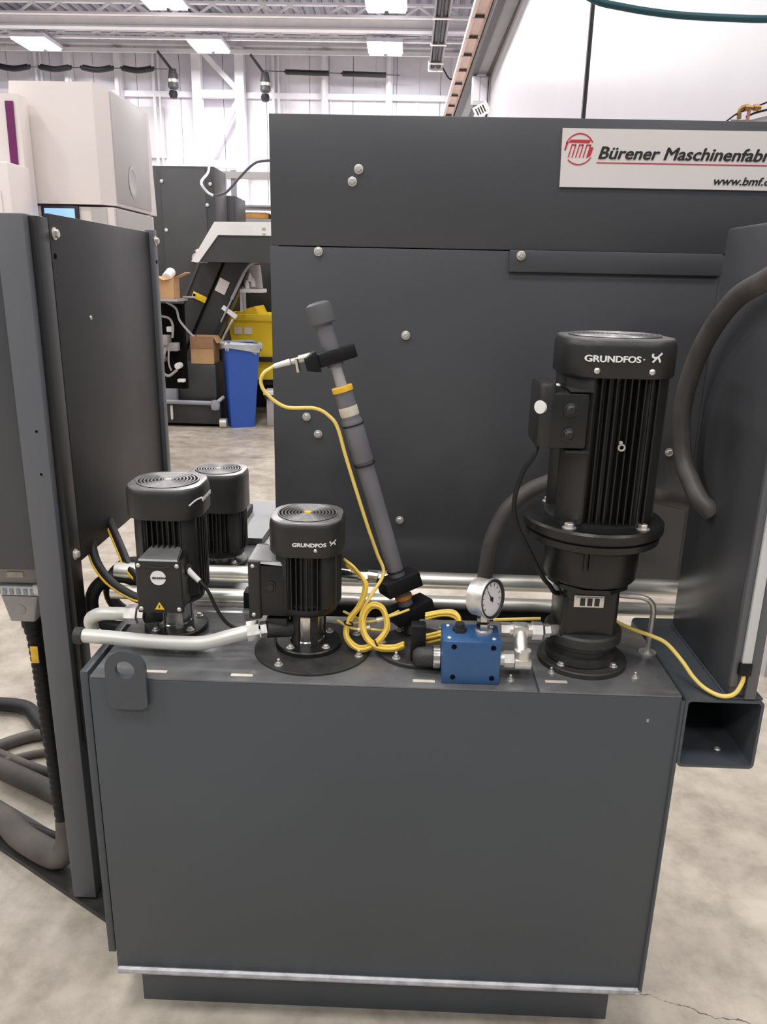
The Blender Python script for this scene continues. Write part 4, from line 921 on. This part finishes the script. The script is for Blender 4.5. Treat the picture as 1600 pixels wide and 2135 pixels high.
# yellow sensor cables
Y = .205
solo('sensor_cable', MB().tube([(-.245, .215, 1.342), (-.262, .2, 1.330), (-.267, .2, 1.312), (-.255, .2, 1.291), (-.221, .2, 1.269), (-.167, .2, 1.268), (-.139, .2, 1.253), (-.124, .2, 1.231), (-.108, .2, 1.175), (-.069, .2, 1.051), (-.046, .2, .985), (-.032, .19, .948), (-.052, .165, .915), (-.071, .15, .885), (-.074, .14, .855), (-.063, .13, .832)], .0034, 10, 8), 'yellowlt', 'yellow cable running down along the tilted sensor tube', 'cable')
t = thing('cable_coil', 'coiled yellow cable bundle lying on the tank before the sensor blocks', 'cable', (-.05, .13, ZT))
b = MB()
for k in range(4):
    dx, dz, dy = .0035*math.sin(k*2.1), .0035*math.cos(k*2.1), .004*k
    b.tube([(-.107+dx, .17+dy, .979-.012*(k % 2)), (-.084+dx, .165+dy, .962-.010*(k % 2)), (-.066+dx, .155+dy, .935), (-.075+dx, .145+dy, .897), (-.096+dx, .135+dy, .868+dz), (-.100+dx, .120+dy, .842+dz),
            (-.086+dx, .110+dy, .824+dz), (-.066, .105+dy, .820+dz), (-.040, .108+dy, .834+dz), (-.022+dx, .125+dy, .858+dz), (-.030+dx, .14+dy, .888+dz), (-.054+dx, .145+dy, .893+dz), (-.069+dx, .135+dy, .872+dz), (-.062+dx, .115+dy, .843+dz), (-.040, .10+dy, .828+dz), (-.008, .10+dy, .826+dz), (.012, .10+dy, .834+dz)], .0030, 8, 5)
part('cable_loops', b, 'yellow', t)
b = MB()
for k in range(4):
    dz = .0045*(k-1.5); dy = .005*((k % 2)-.5)
    b.tube([(.052, .150+dy, .876+dz*.6), (.085, .150+dy, .884+dz*.5), (.108, .145+dy, .884+dz*.7), (.118, .13+dy, .874+dz*.6), (.104, .115+dy, .862+dz), (.07, .115+dy, .849+dz), (.045, .12+dy, .840+dz)], .0030, 8, 6)
part('cable_loops', b, 'yellow', t)
for p_, ax in (((-.096, .128, .866), (.3, 0, 1)), ((.094, .115, .858), (1, 0, .3)), ((-.040, .108, .833), (1, .2, .5))):
    part('cable_tie', MB().torus(p_, .0085, .0016, ax, 16, 6), 'black', t)
for pts in ([(-.12, .15, .862), (-.09, .14, .850), (-.05, .14, .849), (-.02, .15, .842)], [(-.11, .17, .872), (-.06, .16, .856), (-.02, .165, .868), (0, .18, .872)], [(-.10, .16, .85), (-.05, .15, .862), (-.01, .15, .876), (.02, .17, .88)]):
    part('connector_lead', MB().tube(pts, .0026, 8, 5), 'yellowlt', t)
for x, y, z in ((-.066, .138, .851), (-.030, .148, .868)): part('connector', MB().cyl((x-.012, y, z-.003), (x+.012, y, z+.003), .006, seg=12), 'zinc', t)
solo('lead_cable', MB().tube([(.285, .20, .856), (.215, .20, .852), (.19, .20, .850)], .0035, 8), 'yellowlt', 'short yellow cable end lying behind the tee fittings', 'cable')
solo('strip_cable', MB().tube([(.40, .16, .885), (.44, .135, .873), (.475, .10, .873), (.498, .085, .866), (.520, .06, .845), (.537, .04, .823), (.553, .018, .812), (.572, -.004, .8115), (.590, -.012, .821), (.602, -.008, .842), (.603, -.006, .858)], .0038, 10), 'yellowlt', 'yellow cable from the tank to the pale strip at right', 'cable')

# tilted sensor tube
B = Vector((.022, .212, .845)); T = Vector((-.166, .222, 1.462)); ax = (T-B).normalized()
def on(z): return B+ax*((z-B.z)/ax.z)
s = thing('flow_sensor_tube', 'tilted grey tube with cap, sensor blocks and yellow band', 'sensor', (.03, .2, ZT))
part('tube_cap', MB().lathe([(.0225, 0), (.0240, .002), (.0240, .030), (.0225, .036), (.015, .040), (0, .041)], on(1.420), ax, 28), 'tubecap', s)
part('upper_tube', MB().cyl(on(1.425), on(1.345), .0160, seg=24), 'tube', s)
part('middle_tube', MB().cyl(on(1.345), on(1.262), .0105, seg=20), 'tube_clear', s)
part('clear_sleeve', MB().cyl(on(1.300), on(1.235), .0175, seg=24), 'tube', s)
part('white_insert', MB().lathe([(.0178, 0), (.0182, .004), (.0182, .016), (.0178, .018)], on(1.253), ax, 24), 'cream', s)
part('lower_tube', MB().lathe([(.0185, 0), (.0195, .003), (.0195, on(1.245).z-1.165), (.0185, .085)], on(1.165), ax, 24), 'tube', s)
part('long_tube', MB().cyl(on(1.175), on(.925), .0172, .0160, 24), 'tube', s)
part('flow_band', MB().lathe([(.0185, -.005), (.0200, -.004), (.0200, .005), (.0185, .006)], on(1.302), ax, 24), 'yband', s, 'yellow flow direction band')
for z in (1.236, 1.160, .945): part('cable_tie', MB().torus(on(z), .0198 if z > 1 else .017, .0018, ax, 24, 6), 'black', s)
def sensor_block(z, hx, hy, hz, yaw, name='sensor_block', off=0):
    q = ax.to_track_quat('Z', 'Y').to_matrix().to_4x4(); c0 = on(z)
    rm = Matrix.Translation(c0) @ q @ Matrix.Rotation(yaw, 4, 'Z')
    sb = part(name, MB().box(-hx+off, hx+off, -hy, hy, -hz, hz, .0025, mtx=rm), 'black', s)
    part('end_recess', MB().box(hx+off-.0005, hx+off+.0008, -hy*.7, hy*.7, -hz*.55, hz*.65, mtx=rm), 'void', sb)
    return rm, sb
Q0 = math.atan2(0, 1)
import_yaw = None
xw = ax.to_track_quat('Z', 'Y').to_matrix().inverted() @ Vector((1, .45, 0)); YAW = math.atan2(xw.y, xw.x)
rm, sb = sensor_block(1.362, .037, .020, .0125, YAW, off=.004)
part('collar_cone', MB().loft([rrect(0, 0, .020, .012, .003, 0), rrect(0, 0, .012, .009, .003, .02)]), 'black', sb).matrix_local = Matrix.Translation(-ORG[s]) @ rm @ Matrix.Translation((-.033, 0, 0)) @ Matrix.Rotation(-PI/2, 4, 'Y') @ Matrix.Translation(ORG[s])
sp = on(1.362)
part('sensor_plug', MB().cyl(sp+Vector((-.040, -.006, .000)), sp+Vector((-.062, -.010, -.006)), .0075, seg=14).cyl(sp+Vector((-.06, -.010, -.006)), sp+Vector((-.076, -.012, -.010)), .0055, seg=12), 'zinc', s, 'silver sensor plug')
part('plug_screw', MB().cyl(sp+Vector((-.066, -.018, -.004)), sp+Vector((-.062, -.016, -.028)), .004, seg=10), 'chrome', s)
part('plug_tip', MB().cyl(sp+Vector((-.078, -.012, -.010)), sp+Vector((-.108, -.014, -.019)), .0058, .0045, 12), 'white', s)
rm, sb = sensor_block(.919, .038, .028, .0155, YAW)
rm, sb = sensor_block(.858, .042, .030, .0155, YAW, off=.006)
part('joint_tube', MB().cyl(on(.872), on(.902), .0150, seg=20), 'tube', s)
part('flow_band', MB().lathe([(.0160, -.004), (.0178, -.003), (.0178, .004), (.0160, .005)], on(.889), ax, 24), 'orange', s, 'orange band')
part('foot_tube', MB().cyl((.032, .195, ZT+.009), on(.842), .018, seg=18), 'iron', s)
part('side_port', MB().cyl(on(.93)+Vector((-.04, 0, 0)), on(.93)+Vector((-.12, .01, .004)), .010, seg=12).hexnut(on(.93)+Vector((-.06, 0, 0)), on(.93)+Vector((-.08, 0, 0)), .014), 'chrome', s)

# rear plate and wall behind left pumps
t = thing('steel_plate', 'bare steel plate with a black clip lying at the back of the tank', 'plate', (-.43, .92, ZT))
part('plate_body', MB().loft([[(-.54, 1.09, ZT), (-.36, 1.09, ZT), (-.375, .735, ZT), (-.54, .735, ZT)], [(-.54, 1.09, ZT+.018), (-.36, 1.09, ZT+.018), (-.375, .735, ZT+.018), (-.54, .735, ZT+.018)]]), 'slab', t)
part('clip', MB().box(-.475, -.45, .86, 1.0, ZT+.018, ZT+.038, .004).box(-.475, -.46, .82, .9, ZT+.018, ZT+.03, .002), 'black', t)

# black hoses behind the left pump
Yh = .40
def striped(pts, r, lab):
    h = thing('striped_hose', lab, 'hose', pts[0])
    part('hose_body', MB().tube(pts, r, 12), 'hose_black', h)
    off = [tuple(Vector(q)+Vector((-r*.75, -r*.65, 0))) for q in pts]
    part('stripe', MB().tube(off, r*.30, 6), 'yband', h, 'yellow stripe')
striped([(-.735, .47, .935), (-.722, .45, .905), (-.700, .42, .862), (-.655, .38, .832), (-.598, .36, .806), (-.56, .35, .800)], .0105, 'black hose with yellow stripe running under the black side panel')
striped([(-.755, .60, .955), (-.722, .56, .925), (-.690, .52, .893), (-.650, .46, .864), (-.630, .43, .850), (-.60, .40, .835)], .0105, 'short black hose with yellow stripe behind the left pump')
t = thing('hose_coil', 'black rubber hose bent in rings left of the front left pump', 'hose', (-.66, .42, .74))
part('hose_ring', MB().torus((-.655, .42, .765), .062, .0155, (.25, -1, .12), 36, 12), 'hose_black', t)
part('hose_ring', MB().torus((-.630, .46, .785), .060, .0150, (.1, -1, .3), 36, 12), 'hose_black', t)
part('hose_tail', MB().tube([(-.61, .40, .72), (-.63, .38, .62), (-.64, .38, .4), (-.63, .38, .1)], .015, 12), 'hose_black', t)

# heavy connector under left cabinet
t = thing('cable_connector', 'grey heavy duty connector under the left cabinet', 'connector', (-.86, .40, .75))
part('socket_housing', MB().box(-.925, -.826, .395, .46, .815, .885, .003), 'greyplastic', t)
part('socket_label', MB().box(-.900, -.862, .393, .396, .830, .843), 'cream', t)
part('locking_lever', MB().box(-.932, -.826, .385, .465, .788, .812, .004).box(-.838, -.820, .38, .47, .794, .818, .004), 'strip', t, 'pale locking lever')
b = MB()
for k in range(6): b.box(-.925+.016*k, -.917+.016*k, .382, .386, .792, .806)
o = part('lever_slot', b, 'beamgrey', t); o['kind'] = 'stuff'
part('hood', MB().loft([rrect(-.877, .42, .030, .026, .006, .720), rrect(-.874, .42, .044, .034, .006, .786)]), 'greyplastic', t)
part('hood_oval', MB().lathe([(.012, 0), (.013, .001), (.011, .002), (0, .001)], (-.877, .390, .752), (0, -1, -.1), 20), 'greyplastic', t)
part('gland', MB().lathe([(.022, 0), (.026, -.004), (.026, -.022), (.022, -.026), (.022, -.040), (.018, -.045)], (-.866, .42, .722), seg=14), 'black', t)
part('conduit_tag', MB().box(-.868, -.850, .394, .397, .612, .655, .001), 'yband', t)
part('corrugated_conduit', MB().tube([(-.866, .42, .690), (-.861, .42, .59), (-.858, .42, .457), (-.851, .415, .32), (-.845, .41, .20), (-.840, .405, .145)], .0205, 12, 5, ridge=.10, step=.004), 'black', t)
part('cable_tail', MB().tube([(-.841, .408, .165), (-.838, .404, .125), (-.838, .398, .090), (-.852, .398, .062), (-.885, .41, .050), (-.94, .438, .049), (-1.0, .475, .049), (-1.10, .55, .049), (-1.35, .66, .049)], lambda f: .022+.0125*min(1, f/.45), 14), 'hose_dust', t)
# hoses on the floor, lower left
def fh(lab, pts, r, m='hose_dust'):
    solo('floor_hose', MB().tube(pts, r, 12), m, lab, 'hose', 'hoses on the floor at lower left')
fh('dusty grey floor hose second from the front, beside the thick cable', [(-1.6, .97, .034), (-1.20, .775, .034), (-1.05, .70, .034), (-.93, .64, .034), (-.80, .60, .034), (-.66, .62, .034)], .030)
fh('thin dark floor hose squeezed between the two thick hoses', [(-1.6, .80, .014), (-1.15, .60, .014), (-.98, .535, .014), (-.90, .51, .014), (-.84, .53, .018), (-.76, .55, .014)], .014, 'hose_black')
fh('slim floor hose lying behind the thick hoses', [(-1.7, 1.02, .017), (-1.25, .80, .017), (-1.08, .745, .017), (-.93, .66, .017), (-.78, .66, .017)], .017)
fh('dark floor hose lying rearmost of the straight ones', [(-1.8, 1.15, .014), (-1.22, .86, .014), (-1.02, .78, .014), (-.86, .72, .014), (-.70, .72, .014)], .014)
fh('black arched hose on the floor, topmost at the left edge', [(-1.55, 1.13, .03), (-1.42, 1.15, .03), (-1.30, 1.13, .03), (-1.20, 1.03, .03), (-1.08, .93, .03), (-.92, .90, .03), (-.7, .95, .03)], .025, 'hose_black')
fh('dark curved hose on the floor below the arched one', [(-1.55, .70, .02), (-1.35, .86, .02), (-1.22, .975, .02), (-1.12, .99, .02), (-.98, .93, .02), (-.85, .88, .02)], .020, 'rubber')
fh('slim brown curved hose on the floor under the conduit', [(-1.6, .60, .013), (-1.32, .78, .013), (-1.18, .88, .013), (-1.08, .90, .013), (-1.02, .84, .013), (-.98, .78, .013)], .013)
t = thing('steel_coupling', 'steel hose couplings hanging behind the grey post', 'coupling', (-.80, .44, .5))
part('coupling_body', MB().hexnut((-.795, .45, .50), (-.790, .45, .54), .014).cyl((-.795, .45, .44), (-.795, .45, .50), .012, seg=12), 'zinc', t)
part('coupling_body', MB().hexnut((-.785, .46, .42), (-.785, .46, .455), .014).cyl((-.785, .46, .36), (-.785, .46, .42), .012, seg=12), 'zinc', t)
part('coupling_hose', MB().tube([(-.805, .45, .64), (-.797, .45, .58), (-.793, .45, .54)], .012, 10).tube([(-.785, .46, .36), (-.76, .47, .15), (-.74, .5, .02)], .012, 10), 'hose_black', t)

# brass valve behind panel, upper right
t = thing('brass_valve', 'brass pipe valve with black lines above the company sign', 'valve', (.94, 1.2, 1.9))
part('valve_body', MB().tube([(.919, 1.2, 1.955), (.917, 1.2, 1.975), (.925, 1.2, 1.984), (.95, 1.2, 1.984), (.975, 1.2, 1.985)], .006, 10, 4).hexnut((.93, 1.2, 1.984), (.94, 1.2, 1.984), .010).hexnut((.955, 1.2, 1.984), (.968, 1.2, 1.985), .010), 'brass', t)
part('valve_line', MB().tube([(.88, 1.2, 1.945), (.915, 1.2, 1.970), (.975, 1.2, 1.992), (1.02, 1.2, 2.012)], .0025, 6, 4).tube([(.938, 1.2, 1.960), (.965, 1.2, 1.972), (1.03, 1.2, 1.988)], .003, 6, 4), 'hose_black', t)
part('pink_hose', MB().tube([(.945, 1.2, 1.98), (.943, 1.2, 1.96), (.942, 1.2, 1.90)], .005, 8), 'copper', t)
part('valve_bracket', MB().box(.90, 1.10, 1.21, 1.23, 1.80, 1.955).prism([(.955, 1.955), (1.1, 1.99), (1.1, 1.955)], 1.21, 1.23), 'creamgrey', t)
part('support_post', MB().box(.98, 1.02, 1.21, 1.25, 0, 1.80), 'beamgrey', t)
